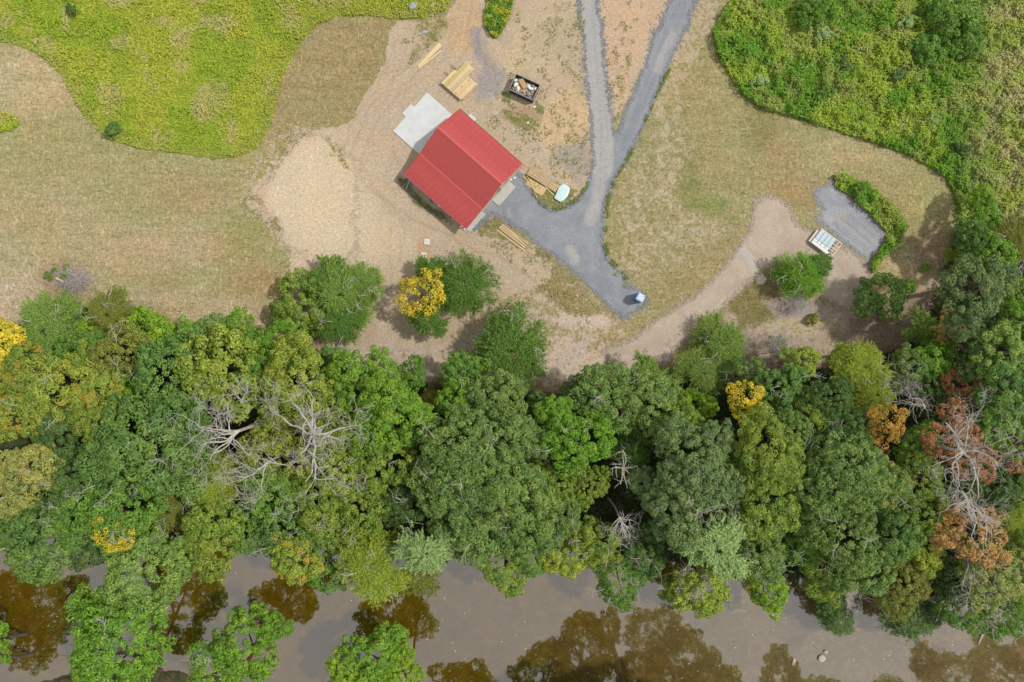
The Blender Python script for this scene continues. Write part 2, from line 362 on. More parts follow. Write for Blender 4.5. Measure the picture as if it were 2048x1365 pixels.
def paint(poly, sc=None, gc=None, cv=None, f=8., warp=1., op=1.):
    d = sdf(poly, px+wx*warp, py+wy*warp); wgt = (1-sstep(-f, f, d))*op; W = wgt[:, None]
    global soil, grass, cover
    if sc is not None: soil = soil*(1-W)+np.array(sc)*W
    if gc is not None: grass = grass*(1-W)+np.array(gc)*W
    if cv is not None: cover = cover*(1-wgt)+cv*wgt
def blob(x, y, rx, ry=None, **k):
    ry = ry or rx; paint([(x+rx*math.cos(a*math.pi/6), y+ry*math.sin(a*math.pi/6)) for a in range(12)], **k)
# right-hand lawn, browner; left lawn lower edge paler
paint([(1390,-200),(1470,-200),(1440,60),(1500,200),(1900,360),(1900,640),(1600,640),(1210,640),(1210,380),(1300,230)], gc=(.285,.262,.135), cv=1.0, f=30)
paint([(560,40),(780,40),(760,160),(700,240),(600,265),(540,280)], gc=(.285,.238,.125), cv=1.2, f=10)
blob(100,470,160,110, gc=(.335,.295,.175), cv=1.0, f=60)
blob(200,620,380,50, gc=(.375,.325,.205), cv=1.0, f=30)
blob(40,600,110,60, gc=(.395,.335,.245), cv=.8, f=30)
blob(330,500,130,45, gc=(.37,.31,.20), cv=1.0, f=40)
blob(60,160,120,70, gc=(.38,.33,.20), f=40)
blob(500,480,60,40, gc=(.25,.245,.10), f=30, op=.6); blob(250,400,60,30, gc=(.285,.27,.13), f=30, op=.5)
blob(380,390,80,40, gc=(.33,.25,.145), f=30, op=.7); blob(520,560,60,40, gc=(.31,.235,.13), f=30, op=.8)
# sparse worn ground east of the drive
paint([(1290,260),(1370,150),(1400,300),(1420,400),(1480,450),(1430,560),(1300,640),(1230,540),(1212,500),(1212,400)], sc=(.42,.36,.255), gc=(.27,.245,.125), cv=.56, f=40)
paint([(1300,560),(1400,500),(1480,470),(1460,520),(1400,590),(1320,640)], gc=(.29,.25,.135), cv=.8, f=18)
paint([(1395,-100),(1450,-60),(1430,60),(1380,140),(1330,230),(1290,230),(1330,130)], sc=(.42,.34,.25), gc=(.27,.25,.11), cv=.45, f=15)
blob(1380,370,18,50, gc=(.19,.205,.08), cv=1.1, f=18, op=.7); blob(1420,410,30,14, gc=(.19,.23,.075), cv=1.1, f=15, op=.9)
blob(1520,250,26,60, gc=(.21,.20,.085), f=25, op=.8); blob(1650,260,8,50, gc=(.23,.235,.09), f=10, op=.8); blob(1740,300,10,50, gc=(.24,.22,.10), f=10, op=.6)
blob(1570,310,45,35, gc=(.31,.23,.13), f=25, op=.6); blob(1600,380,50,25, gc=(.31,.22,.12), f=25, op=.7)
blob(1720,300,90,40, gc=(.35,.30,.17), f=30, op=.8); blob(1850,400,40,60, gc=(.31,.29,.14), f=25)
blob(1800,560,75,45, sc=(.44,.35,.24), gc=(.40,.325,.19), cv=.7, f=25)
blob(1860,500,35,50, gc=(.30,.235,.15), cv=.9, f=18)
# mixed ground south of the house
paint([(1000,470),(1060,475),(1110,520),(1180,580),(1245,645),(1300,640),(1220,700),(1240,750),(1130,795),(1050,790),(860,760),(880,700),(960,660),(1000,600),(985,540)], sc=(.46,.385,.295), gc=(.31,.255,.14), cv=.55, f=14)
paint([(1010,470),(1060,478),(1100,505),(1150,560),(1200,610),(1140,640),(1060,560),(990,490)], gc=(.25,.215,.11), cv=.72, f=10)
blob(1140,720,70,55, sc=(.50,.42,.35), cv=.35, f=25)
blob(1170,640,70,14, sc=(.50,.42,.35), cv=.3, f=8)
# dirt yard
paint(DIRT, sc=(.44,.355,.258), gc=(.22,.20,.09), cv=.02, f=7)
paint([(585,262),(660,262),(720,300),(760,400),(830,500),(760,560),(600,560),(575,470),(512,410),(545,335)], sc=(.50,.415,.30), f=50); paint(SAND, sc=(.56,.465,.33), cv=-.05, f=55)
paint([(905,-100),(965,-100),(955,60),(945,110),(900,100),(880,60),(890,30)], sc=(.47,.345,.22), f=10)
paint([(1040,40),(1110,20),(1130,120),(1090,150),(1000,150),(1020,90)], sc=(.46,.375,.25), f=15)
paint([(1170,-60),(1320,-60),(1320,30),(1270,140),(1235,230),(1215,180),(1200,60)], sc=(.49,.36,.25), cv=.12, f=8)
paint([(1060,230),(1170,140),(1185,260),(1130,330),(1090,310),(1050,290),(1020,260)], sc=(.50,.375,.235), f=18)
paint([(945,70),(965,60),(975,110),(1010,150),(1000,190),(960,200),(945,170),(960,130)], sc=(.32,.285,.27), f=12)
paint([(940,60),(960,60),(962,120),(950,115)], sc=(.30,.27,.275), f=5)
paint([(1110,290),(1175,270),(1185,330),(1165,375),(1140,340),(1100,330)], sc=(.34,.30,.25), cv=.28, gc=(.17,.19,.075), f=12)
paint([(1000,230),(1060,250),(1090,320),(1040,320),(985,260),(950,215)], sc=(.43,.36,.27), cv=.25, gc=(.25,.25,.10), f=10)
paint([(1060,60),(1160,20),(1175,200),(1150,190),(1130,110),(1070,120)], sc=(.41,.34,.235), cv=.30, gc=(.22,.21,.10), f=14)
blob(1040,235,42,22, sc=(.36,.27,.18), cv=.05, f=6)
for q in ([(1010,200),(1040,240),(1075,255),(1070,240),(1030,220),(1018,195)],[(1000,180),(1022,188),(1018,210),(1000,205)],[(1065,200),(1090,215),(1085,235),(1068,225)],[(1000,205),(1010,240),(1050,265),(1068,262),(1066,250),(1030,235)]):
    paint(q, gc=(.19,.20,.075), cv=.75, f=5, warp=.5)
paint([(790,352),(812,358),(870,415),(905,450),(880,440),(830,405),(795,375)], sc=(.20,.17,.12), gc=(.09,.12,.045), cv=.55, f=4, warp=.8)  # weedy soil along the porch eave, with the eave's shadow painted into its colours
paint([(800,60),(890,30),(895,60),(860,95),(830,115),(815,135),(808,120),(850,70)], sc=(.40,.32,.21), gc=(.21,.20,.08), cv=.55, f=9)
paint([(1040,350),(1062,340),(1160,385),(1145,412),(1108,420),(1085,408)], sc=(.42,.34,.25), gc=(.20,.195,.07), cv=.72, f=6)
paint([(956,430),(1010,440),(1060,480),(1090,500),(1075,515),(1040,495),(985,475),(950,465)], sc=(.40,.33,.24), gc=(.22,.20,.09), cv=.62, f=6)
paint([(836,476),(863,476),(858,530),(834,530)], sc=(.47,.31,.20), f=3, warp=.15)
paint([(655,280),(690,290),(700,310),(690,345),(668,310)], gc=(.22,.21,.09), cv=.55, f=8)
paint([(600,250),(560,290),(550,310),(505,385),(495,400),(540,460),(575,490),(560,440),(520,400),(560,330),(590,290),(640,262)], sc=(.46,.37,.28), gc=(.24,.22,.10), cv=.48, f=10)
paint([(640,570),(560,590),(555,640),(600,690),(650,700),(600,640)], sc=(.33,.26,.20), cv=.2, f=12)  # soil darkened beside the first isolated clump: its tree shadow painted in
paint([(740,560),(780,560),(790,640),(790,720),(740,720),(750,640)], sc=(.46,.37,.29), f=12)
paint([(660,690),(900,690),(1000,640),(1060,600),(1080,640),(960,720),(860,765),(720,735)], sc=(.455,.375,.30), gc=(.29,.24,.15), cv=.34, f=12)
# east side around the dead bush
paint([(1350,730),(1440,625),(1500,565),(1560,525),(1640,590),(1690,618),(1850,560),(1890,560),(1850,700),(1700,740),(1500,750)], sc=(.39,.315,.25), gc=(.27,.225,.14), cv=.42, f=14)
paint([(1470,590),(1500,565),(1555,530),(1560,600),(1540,650),(1480,660),(1455,610)], gc=(.185,.165,.075), sc=(.33,.27,.20), cv=.95, f=8)
paint([(1700,640),(1860,580),(1860,680),(1740,720),(1690,690)], sc=(.27,.20,.15), gc=(.22,.18,.13), cv=.5, f=18)
blob(1600,650,70,22, sc=(.44,.37,.27), gc=(.33,.29,.15), cv=.45, f=14)
blob(1590,610,60,20, sc=(.30,.25,.23), cv=.1, f=14)
blob(1527,556,11,12, sc=(.60,.52,.45), cv=-.1, f=4)
blob(130,562,55,40, sc=(.33,.27,.22), gc=(.30,.23,.15), cv=.5, f=18)
# meadows (soil and low cover below the tall plants), forest floor
for q, g_, s_ in ((MEADOW_L,(.28,.30,.05),(.42,.35,.20)), (MEADOW_S,(.20,.24,.05),(.35,.30,.17)), (MEADOW_R,(.15,.185,.05),(.27,.235,.13)), (STRIP_R,(.10,.12,.035),(.30,.26,.15)), (STRIP_T,(.10,.14,.03),(.25,.2,.1))):
    paint(q, sc=s_, gc=g_, cv=1.15, f=2.5, warp=.12)
paint([(1990,120),(2450,60),(2450,520),(1960,440),(1930,380),(1900,330)], sc=(.40,.33,.22), gc=(.24,.24,.09), cv=.75, f=40)
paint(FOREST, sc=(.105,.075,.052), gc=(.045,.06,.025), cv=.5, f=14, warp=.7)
# tyre tracks
track = np.zeros(n_)
TR = [([(905,0),(890,60),(860,110),(790,170),(740,240),(715,310),(730,370),(790,420),(860,455),(930,490),(1010,520),(1060,560),(1050,600),(980,640),(870,700),(740,720)],.35),
      ([(940,20),(925,90),(880,150),(800,200)],.3),([(955,0),(945,50),(946,90),(980,125),(1010,160)],.55),
      ([(760,730),(790,660),(800,600),(790,520),(800,440),(745,380),(700,330),(708,260),(760,190),(800,90)],.35),
      ([(870,460),(950,480),(1040,500),(1100,540),(1120,600),(1060,660)],.3),([(1150,100),(1140,200),(1120,300)],.3),
      ([(1230,20),(1240,100),(1250,190)],.35),([(1480,600),(1500,640),(1510,680)],-.5),([(1240,715),(1180,690),(1080,640),(1000,660)],.25),
      ([(210,520),(190,560),(220,600)],-.35),([(1300,330),(1290,420),(1310,520),(1380,600)],.25),([(1340,420),(1350,520),(1420,590)],.2)]
for pl, a in TR:
    for off in (-1, 1):
        q = [(x+off*11, y+off*6) for x, y in pl]
        d = ldist(q, px+wx*.6, py+wy*.6); track = np.where(d < 9, np.maximum(track, 0)+a*(1-sstep(1.5, 4.5, d)), track)
rt_ = random.Random(91)
for _ in range(26):
    x, y, a = rt_.uniform(720, 1150), rt_.uniform(60, 620), rt_.uniform(0, 6.28); pl = []; cu = rt_.uniform(-.25, .25)
    for k in range(8): pl.append((x, y)); x += 14*math.cos(a); y += 14*math.sin(a); a += cu
    d = ldist(pl, px+wx*.3, py+wy*.3); ok = (d < 5) & (cover < .3); track = np.where(ok, track+rt_.choice((-.35, .45))*(1-sstep(.8, 3, d)), track)
track = np.clip(track, -.5, .7)
# river channel
nb = np.interp(px, [p[0] for p in NORTH_BANK], [p[1] for p in NORTH_BANK]); sb = np.interp(px, [p[0] for p in SOUTH_BANK], [p[1] for p in SOUTH_BANK])
dd = np.minimum(py-nb, sb-py)+wy*.8
gz = -3.0*sstep(-14, 40, dd)
fm = 1-sstep(-10, 10, sdf(FOREST, px, py)); gz = gz+fm*(fbm(px, py, 60, 9)-.5)*.5*(1-sstep(-14, 0, dd))
far = np.hypot(GX.ravel(), GY.ravel()); gz = gz+sstep(150, 900, far)*fbm(px, py, 3000, 5)*14*(dd < -60)

me = bpy.data.meshes.new("ground")
co = np.column_stack([GX.ravel(), GY.ravel(), gz]).astype(np.float32)
idx = np.arange(nx*ny).reshape(ny, nx); q = np.stack([idx[:-1,:-1], idx[:-1,1:], idx[1:,1:], idx[1:,:-1]], -1).reshape(-1, 4)
def fill_mesh(me, co, quads, k=4):
    me.vertices.add(len(co)); me.vertices.foreach_set("co", np.ascontiguousarray(co, np.float32).ravel())
    me.loops.add(quads.size); me.loops.foreach_set("vertex_index", np.ascontiguousarray(quads, np.int32).ravel())
    me.polygons.add(len(quads)); me.polygons.foreach_set("loop_start", np.arange(0, quads.size, k, dtype=np.int32))
    me.update(calc_edges=True)
def fattr(me, name, a):
    at = me.attributes.new(name, 'FLOAT', 'POINT'); at.data.foreach_set("value", np.ascontiguousarray(a, np.float32))
def cattr(me, name, a):
    at = me.attributes.new(name, 'FLOAT_COLOR', 'POINT'); at.data.foreach_set("color", np.column_stack([a, np.ones(len(a))]).astype(np.float32).ravel())
fill_mesh(me, co, q); me.materials.append(M_ground)
me.polygons.foreach_set("use_smooth", [True]*len(me.polygons))
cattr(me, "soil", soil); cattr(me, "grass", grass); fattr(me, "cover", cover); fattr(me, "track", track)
tag(link("ground", me), kind="structure")

# sheets of gravel and graded soil laid on the ground
def sheet(name, poly, z, m, jit=2.0, dust=None, lines=(), step=10.):
    r = random.Random(7); pts = []
    n = len(poly)
    for i in range(n):
        a = Vector(poly[i]); b = Vector(poly[(i+1)%n]); L = (b-a).length; k = max(1, int(L/3.0))
        for j in range(k): pts.append(a+(b-a)*j/k)
    X = np.array([p.x for p in pts]); Y = np.array([p.y for p in pts])
    ox = ((fbm(X, Y, 16, 31)-.5)*4.0+(fbm(X, Y, 4, 32, 2)-.5)*3.5)*jit; oy = ((fbm(X, Y, 16, 33)-.5)*4.0+(fbm(X, Y, 4, 34, 2)-.5)*3.5)*jit
    B = [(float(x), float(y)) for x, y in zip(X+ox, Y+oy)]
    x0, x1 = min(b[0] for b in B), max(b[0] for b in B); y0, y1 = min(b[1] for b in B), max(b[1] for b in B)
    gx, gy = np.meshgrid(np.arange(x0, x1, step), np.arange(y0, y1, step)); gx = gx.ravel(); gy = gy.ravel()
    ins = sdf(B, gx, gy) < -3.5; ip = [(float(a), float(b)) for a, b in zip(gx[ins], gy[ins])]
    allp = [Vector(p) for p in B]+[Vector(p) for p in ip]; nb_ = len(B)
    ov, oe, of, *_ = delaunay_2d_cdt(allp, [(i, (i+1)%nb_) for i in range(nb_)], [], 1, 1e-5)
    V = [(*P(v[0], v[1])[:2], z) for v in ov]
    fs = []
    for f in of:
        a = [V[i] for i in f]; ar = (a[1][0]-a[0][0])*(a[2][1]-a[0][1])-(a[2][0]-a[0][0])*(a[1][1]-a[0][1])
        fs.append(tuple(f) if ar > 0 else tuple(f[::-1]))
    me = bpy.data.meshes.new(name); me.from_pydata(V, [], fs); me.materials.append(m)
    vx = np.array([v[0] for v in ov]); vy = np.array([v[1] for v in ov])
    fattr(me, "dust", dust(vx, vy) if dust else np.zeros(len(vx)))
    tr = np.zeros(len(vx))
    for pl, a, wd in lines: tr = np.maximum(tr, a*(1-sstep(wd*.4, wd, ldist(pl, vx, vy))))
    fattr(me, "track", tr)
    return tag(link(name, me), kind="structure")
def dust_drive(x, y):
    d = (1-sstep(14, 30, ldist([(1175,-120),(1185,60),(1198,180),(1206,280),(1205,340)], x, y)))*.95
    d = np.maximum(d, (1-sstep(4, 26, ldist([(1205,330),(1195,400),(1180,440)], x, y)))*.75)
    d = np.maximum(d, (1-sstep(2, 22, ldist([(1140,500),(1150,520)], x, y)))*.75)
    d = np.maximum(d, (1-sstep(2, 12, ldist([(1017,420),(1020,430)], x, y)))*.6)
    d = np.maximum(d, (1-sstep(2, 14, ldist([(1345,70),(1320,120),(1315,140)], x, y)))*.7)
    return d
sheet("driveway", DRIVE, .012, M_gravel, 1.0, dust_drive, [([(1180,-60),(1192,120),(1203,260),(1200,400)],.35,4),([(1192,-60),(1204,120),(1214,260),(1206,440)],.3,4),
      ([(1360,0),(1300,140),(1250,280),(1205,400),(1190,520)],.3,5),([(1375,0),(1315,140),(1265,260),(1215,380)],.25,5)], step=4)
def dust_pad(x, y): return (1-sstep(1, 9, ldist([(1676,432),(1690,440)], x, y)))*.8
padl = [([(1690+i*14-6, 425-i*7+14),(1748+i*12-8, 490-i*9+8)], .85, 2.4) for i in range(4)]
padl = [([(1664,447),(1730,502)],.8,2.2),([(1670,444),(1733,497)],.6,2.2),([(1682,436),(1742,487)],.85,2.2),([(1700,430),(1752,476)],.55,2.2),([(1712,425),(1744,452)],.4,2.2)]
sheet("gravel_pad", PAD, .012, M_pad, 1.5, dust_pad, padl, step=2)
def dust_path(x, y): return (1-sstep(3, 16, ldist([(1480,490),(1495,510),(1505,530)], x, y)))*.8
sheet("dirt_path", PATH, .010, M_path, 1.3, dust_path, [([(1330,690),(1400,630),(1500,550),(1600,490)],.25,4),([(1690,520),(1720,560),(1730,590)],.35,3),([(1670,510),(1700,570),(1690,600)],.3,3),([(1300,720),(1380,650),(1470,575)],.25,3)], step=4)

# ------------------------------------------------------------------ river
def mat_water():
    m, t, b, o = newmat("murky_brown_water"); v = pos(t)
    n1 = noise(t, v, .09, 5, .6, .6); n2 = noise(t, v, .5, 6, .65, .8); n3 = noise(t, v, 5, 3, .7)
    sx = t.nodes.new("ShaderNodeSeparateXYZ"); t.links.new(v, sx.inputs[0])
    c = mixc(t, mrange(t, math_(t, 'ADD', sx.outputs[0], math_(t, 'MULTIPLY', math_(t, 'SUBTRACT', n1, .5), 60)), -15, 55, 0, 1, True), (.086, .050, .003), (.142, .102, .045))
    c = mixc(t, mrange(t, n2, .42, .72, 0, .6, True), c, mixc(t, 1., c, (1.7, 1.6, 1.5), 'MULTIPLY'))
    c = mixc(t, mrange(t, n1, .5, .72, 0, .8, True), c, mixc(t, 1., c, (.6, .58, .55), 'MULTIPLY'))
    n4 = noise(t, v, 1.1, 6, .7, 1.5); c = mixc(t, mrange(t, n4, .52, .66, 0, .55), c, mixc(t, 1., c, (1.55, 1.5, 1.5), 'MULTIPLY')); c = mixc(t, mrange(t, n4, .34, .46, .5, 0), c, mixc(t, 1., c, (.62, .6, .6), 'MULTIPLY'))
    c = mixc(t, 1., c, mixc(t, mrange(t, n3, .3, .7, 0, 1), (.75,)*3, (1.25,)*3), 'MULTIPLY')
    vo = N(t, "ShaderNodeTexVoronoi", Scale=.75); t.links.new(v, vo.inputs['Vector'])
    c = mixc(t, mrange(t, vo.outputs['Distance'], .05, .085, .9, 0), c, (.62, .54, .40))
    t.links.new(c, b.inputs['Base Color']); b.inputs['Roughness'].default_value = .035; b.inputs['IOR'].default_value = 3.05
    bump(t, b, noise(t, v, 1.3, 3), .012, .35); return m
M_water = mat_water()
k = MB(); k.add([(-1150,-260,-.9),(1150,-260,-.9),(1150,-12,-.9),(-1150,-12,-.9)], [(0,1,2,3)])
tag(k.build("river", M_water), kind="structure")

# ------------------------------------------------------------------ tall grass and weeds (stuff)
def rand_unit(rs, n): v = rs.normal(size=(n, 3)); return v/np.linalg.norm(v, axis=1)[:, None]
def leaf_arrays(c, nrm, tan, L, W):
    nrm = nrm/np.linalg.norm(nrm, axis=1)[:, None]; tan = tan-nrm*(nrm*tan).sum(1)[:, None]; tan /= np.linalg.norm(tan, axis=1)[:, None]+1e-9
    bi = np.cross(nrm, tan); L = np.asarray(L).reshape(-1, 1)/2; W = np.asarray(W).reshape(-1, 1)/2
    v = np.stack([c-tan*L, c+bi*W+nrm*W*.3, c+tan*L, c-bi*W+nrm*W*.3], 1).reshape(-1, 3)
    return v, np.arange(len(c)*4).reshape(-1, 4)
def veg_stuff(name, label, cat, poly_list, dens, colf, hmin, hmax, L, W, seed, maskf=None, avoid=None, lump=22):
    rs = np.random.RandomState(seed); C = []; 
    for poly in poly_list:
        x0, x1 = max(-140, min(p[0] for p in poly)), min(2190, max(p[0] for p in poly)); y0, y1 = max(-110, min(p[1] for p in poly)), min(1450, max(p[1] for p in poly))
        n = int((x1-x0)*(y1-y0)*S*S*dens); X = rs.uniform(x0, x1, n); Y = rs.uniform(y0, y1, n)
        ed = (fbm(X, Y, 14, seed+1)-.5)*5
        ok = sdf(poly, X, Y)+ed < -.5; C.append(np.column_stack([X[ok], Y[ok]]))
    C = np.concatenate(C); X, Y = C[:, 0], C[:, 1]
    if maskf is not None:
        ok = rs.rand(len(X)) < maskf(X, Y); X, Y = X[ok], Y[ok]
    n = len(X); col = colf(X, Y, rs)*(.84+.32*rs.rand(n))[:, None]
    h = hmin+(hmax-hmin)*rs.rand(n)**.8*(.35+.65*sstep(.35, .65, fbm(X, Y, lump, seed+5)))
    c = np.column_stack([(X-CX)*S, (CY-Y)*S, h]); nr = rand_unit(rs, n)*.62+np.array([0, 0, .9]); tn = rand_unit(rs, n)
    v, f = leaf_arrays(c, nr, tn, L*(.6+.8*rs.rand(n)), W*(.6+.8*rs.rand(n)))
    me = bpy.data.meshes.new(name); fill_mesh(me, v, f); me.materials.append(M_grass); cattr(me, "col", np.repeat(col, 4, 0))
    return tag(link(name, me), label, cat, kind="stuff")
def lerp3(a, b, t): return np.array(a)[None]*(1-t[:, None])+np.array(b)[None]*t[:, None]
def col_left(x, y, rs):
    a = sstep(.40, .62, fbm(x, y, 60, 50)); b = sstep(.52, .72, fbm(x, y, 45, 51)); c = sstep(.55, .7, fbm(x, y, 25, 52))
    d = lerp3((.47, .52, .065), (.36, .48, .048), a); d = d*(1-b[:, None]*.7)+np.array([.60, .52, .24])*b[:, None]*.7
    e = (1-sstep(0, 26, np.abs(sdf(MEADOW_L, x, y)+6)))*.6; d = d*(1-e[:, None])+np.array([.40, .44, .10])*e[:, None]
    r = (rs.rand(len(x)) < .025*c+.004); d[r] = (.55, .42, .02); 
    kk = sstep(480, 640, x)*.35; return d*(1-kk[:, None])+np.array([.38, .42, .05])*kk[:, None]
def mask_left(x, y): return 1-.75*sstep(.60, .72, fbm(x+40, y+90, 55, 60))
veg_stuff("tall_grass", "lime green tall grass and weeds of the unmown meadow beside the tan lawn", "grass", [MEADOW_L, MEADOW_S], 95, col_left, .02, .65, .42, .13, 5, mask_left)
def col_right(x, y, rs):
    a = sstep(.38, .62, fbm(x, y, 50, 70)); b = sstep(.5, .7, fbm(x, y, 36, 71)); east = sstep(1880, 2020, x)*.8
    d = lerp3((.34, .46, .055), (.17, .34, .035), a); d = d*(1-b[:, None]*.6)+np.array([.46, .50, .14])*b[:, None]*.5
    d = d*(1-east[:, None])+lerp3((.52, .47, .22), (.40, .46, .10), sstep(.4, .6, fbm(x, y, 30, 72)))*east[:, None]
    r = rs.rand(len(x)) < .012; d[r] = (.40, .45, .40); return d
veg_stuff("tall_weeds", "dense mixed green weeds of the rough field beside the curved mown edge", "weeds", [MEADOW_R, STRIP_R], 95, col_right, .02, 1.5, .40, .19, 6, None, None, 16)
veg_stuff("ground_cover", "bright green leafy weeds on the mound between the two dirt tracks", "weeds", [STRIP_T], 160, lambda x, y, rs: lerp3((.13, .26, .03), (.42, .46, .05), sstep(.45, .65, fbm(x, y, 9, 80))), .05, .9, .32, .2, 8)
def col_weed(x, y, rs): return lerp3((.22, .26, .08), (.40, .37, .15), rs.rand(len(x)))
def clus(thr, cell, seed): return lambda x, y: sstep(thr, thr+.08, fbm(x, y, cell, seed, 3))
W1 = [[(1480,-60),(1300,-60),(1235,260),(1215,200),(1200,60),(1190,-60)], [(1035,20),(1170,0),(1180,380),(1060,340),(960,240),(1000,160)],
      [(950,430),(1090,500),(1240,645),(1180,660),(1040,540),(940,470)], [(1208,520),(1240,545),(1290,590),(1320,640),(1230,560),(1205,500)], [(800,70),(900,40),(860,100),(815,140)],
      [(785,352),(815,355),(905,452),(880,445),(795,385)], [(1040,345),(1070,345),(1160,400),(1110,425)],[(590,250),(620,262),(500,410),(580,500),(480,410),(560,290)],[(645,270),(700,280),(700,345),(660,310)]]
veg_stuff("weed_patches", "scattered low green weeds over the bare soil around the gravel drive", "weeds", W1, 19, col_weed, .02, .22, .26, .14, 9, clus(.56, 14, 90))
EDGE = [[(1186,320),(1178,372),(1160,400),(1135,417),(1105,425),(1082,413),(1060,390),(1064,384),(1084,406),(1106,416),(1134,408),(1157,391),(1174,362)],
        [(1212,393),(1225,362),(1262,298),(1325,158),(1345,120),(1352,122),(1330,165),(1268,303),(1231,368),(1220,400),(1216,440),(1216,492),(1224,515),(1248,543),(1270,568),(1264,572),(1238,548),(1212,518),(1205,490),(1207,440)]]
veg_stuff("verge_weeds", "thin line of green weeds growing along the gravel drive edge", "weeds", EDGE, 110, lambda x, y, rs: lerp3((.14, .23, .05), (.27, .31, .09), rs.rand(len(x))), .02, .3, .26, .13, 10, clus(.45, 12, 95))
def scatter(name, label, poly, cols, wide, dens, seed, size=.22, inner=3.):
    rs = np.random.RandomState(seed); x0, x1 = min(p[0] for p in poly)-wide, max(p[0] for p in poly)+wide; y0, y1 = max(-60, min(p[1] for p in poly)-wide), max(p[1] for p in poly)+wide
    n = int((x1-x0)*(y1-y0)*S*S*dens); X = rs.uniform(x0, x1, n); Y = rs.uniform(y0, y1, n)
    d = sdf(poly, X, Y)+(fbm(X, Y, 26, seed)-.5)*wide*1.5; ok = (d > -inner-2) & (rs.rand(n) < np.exp(-np.maximum(d, 0)/(wide*.33)))
    X, Y = X[ok], Y[ok]; n = len(X); c = np.column_stack([(X-CX)*S, (CY-Y)*S, rs.uniform(.016, .04, n)])
    v, f = leaf_arrays(c, rand_unit(rs, n)*.12+np.array([0, 0, 1]), rand_unit(rs, n), size*(.4+rs.gamma(2, .4, n)), size*.8*(.4+rs.gamma(2, .4, n)))
    me = bpy.data.meshes.new(name); fill_mesh(me, v, f); me.materials.append(M_grass)
    cattr(me, "col", np.repeat(lerp3(cols[0], cols[1], rs.rand(n)), 4, 0)); return tag(link(name, me), label, "stones", kind="stuff")
scatter("gravel_scatter", "loose blue grey gravel spilled past the edges of the drive", DRIVE, ((.20,.22,.26),(.32,.32,.33)), 9, 42, 301)
scatter("gravel_scatter", "loose pale gravel fading into the grass round the gravel pad", PAD, ((.28,.29,.32),(.40,.40,.42)), 16, 60, 302)
scatter("soil_crumbs", "crumbs of pale soil spread along the edges of the graded path", PATH, ((.38,.31,.25),(.48,.41,.33)), 8, 36, 303, .26)
scatter("soil_crumbs", "crumbs of sandy soil spread over the lawn edge left of the yard", [(600,262),(560,285),(520,330),(500,395),(545,455),(575,500),(700,520),(720,330),(650,275)], ((.46,.38,.28),(.58,.49,.36)), 20, 26, 304, .3, -2.)
UNDER = [[(-140,650),(350,655),(600,705),(860,770),(1130,798),(1340,748),(1700,735),(1830,680),(1890,520),(1950,430),(2190,440),(2190,1230),(1900,1195),(1500,1140),(1200,1105),(700,1080),(-140,1060)]]
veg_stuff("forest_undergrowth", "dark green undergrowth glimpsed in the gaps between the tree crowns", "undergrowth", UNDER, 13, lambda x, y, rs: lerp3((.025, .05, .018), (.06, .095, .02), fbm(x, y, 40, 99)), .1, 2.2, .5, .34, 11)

# ------------------------------------------------------------------ crowns
def best_points(rs, n, gen, k=8):
    pts = [gen(rs)]
    for _ in range(n-1):
        c = np.array([gen(rs) for _ in range(k)]); A = np.array(pts)
        d = ((c[:, None]-A[None])**2).sum(2).min(1); pts.append(c[d.argmax()])
    return np.array(pts)
def crown_broad(name, R, seed, rc0=1.0, dens=46, leaf=(.36, .25), flat=.75, m=None, hollow=0.):
    rs = np.random.RandomState(seed); ph = rs.uniform(0, 6.28, 6)
    def env(th): return 1+.17*math.sin(2*th+ph[0])+.14*math.sin(3*th+ph[1])+.09*math.sin(5*th+ph[2])
    def gen(rs):
        th = rs.uniform(0, 2*math.pi); z = rs.uniform(-.28, 1); r = math.sqrt(max(0, 1-z*z)); 
        q = rs.uniform(.70, 1.08)*R*env(th); z2 = z*R*flat*rs.uniform(.85, 1.12)
        return np.array([r*q*math.cos(th), r*q*math.sin(th), z2])
    n = int(3.9*R*R/(rc0*rc0)*.72); pts = best_points(rs, n, gen)
    V = []; T = []; K = []
    for c in pts:
        if rs.rand() < hollow: continue
        rc = rc0*min(1.7, .68+rs.gamma(2.0, .2)); m_ = int(dens*rc*rc*3.2); u = rand_unit(rs, m_); u[:, 2] = np.abs(u[:, 2])*1.15-.25
        out = c/np.linalg.norm(c+1e-6); u = u+out*.35; u /= np.linalg.norm(u, axis=1)[:, None]
        # lumpy sub-clusters inside each clump
        sub = rand_unit(rs, 9); w_ = np.exp(4*(u@sub.T-1)).max(1)
        rr = rc*(.55+.55*w_*rs.uniform(.75, 1.1, m_)); V.append(c+u*rr[:, None]*np.array([1, 1, .8]))
        T.append(u*.8+np.array([0, 0, .35])+rand_unit(rs, m_)*.55); K.append(np.full(m_, rs.rand()))
    # thin inner fill low in the crown
    C = np.concatenate(V); Nn = np.concatenate(T); Kk = np.concatenate(K); n = len(C)
    L = leaf[0]*(.65+.7*rs.rand(n)); W = leaf[1]*(.65+.7*rs.rand(n)); v, f = leaf_arrays(C, Nn, rand_unit(rs, n)+np.array([0, 0, -.4]), L, W)
    me = bpy.data.meshes.new(name); fill_mesh(me, v, f); me.materials.append(m or M_leaf)
    fattr(me, "tint", np.repeat(rs.rand(n), 4)); fattr(me, "clump", np.repeat(Kk, 4)); return me
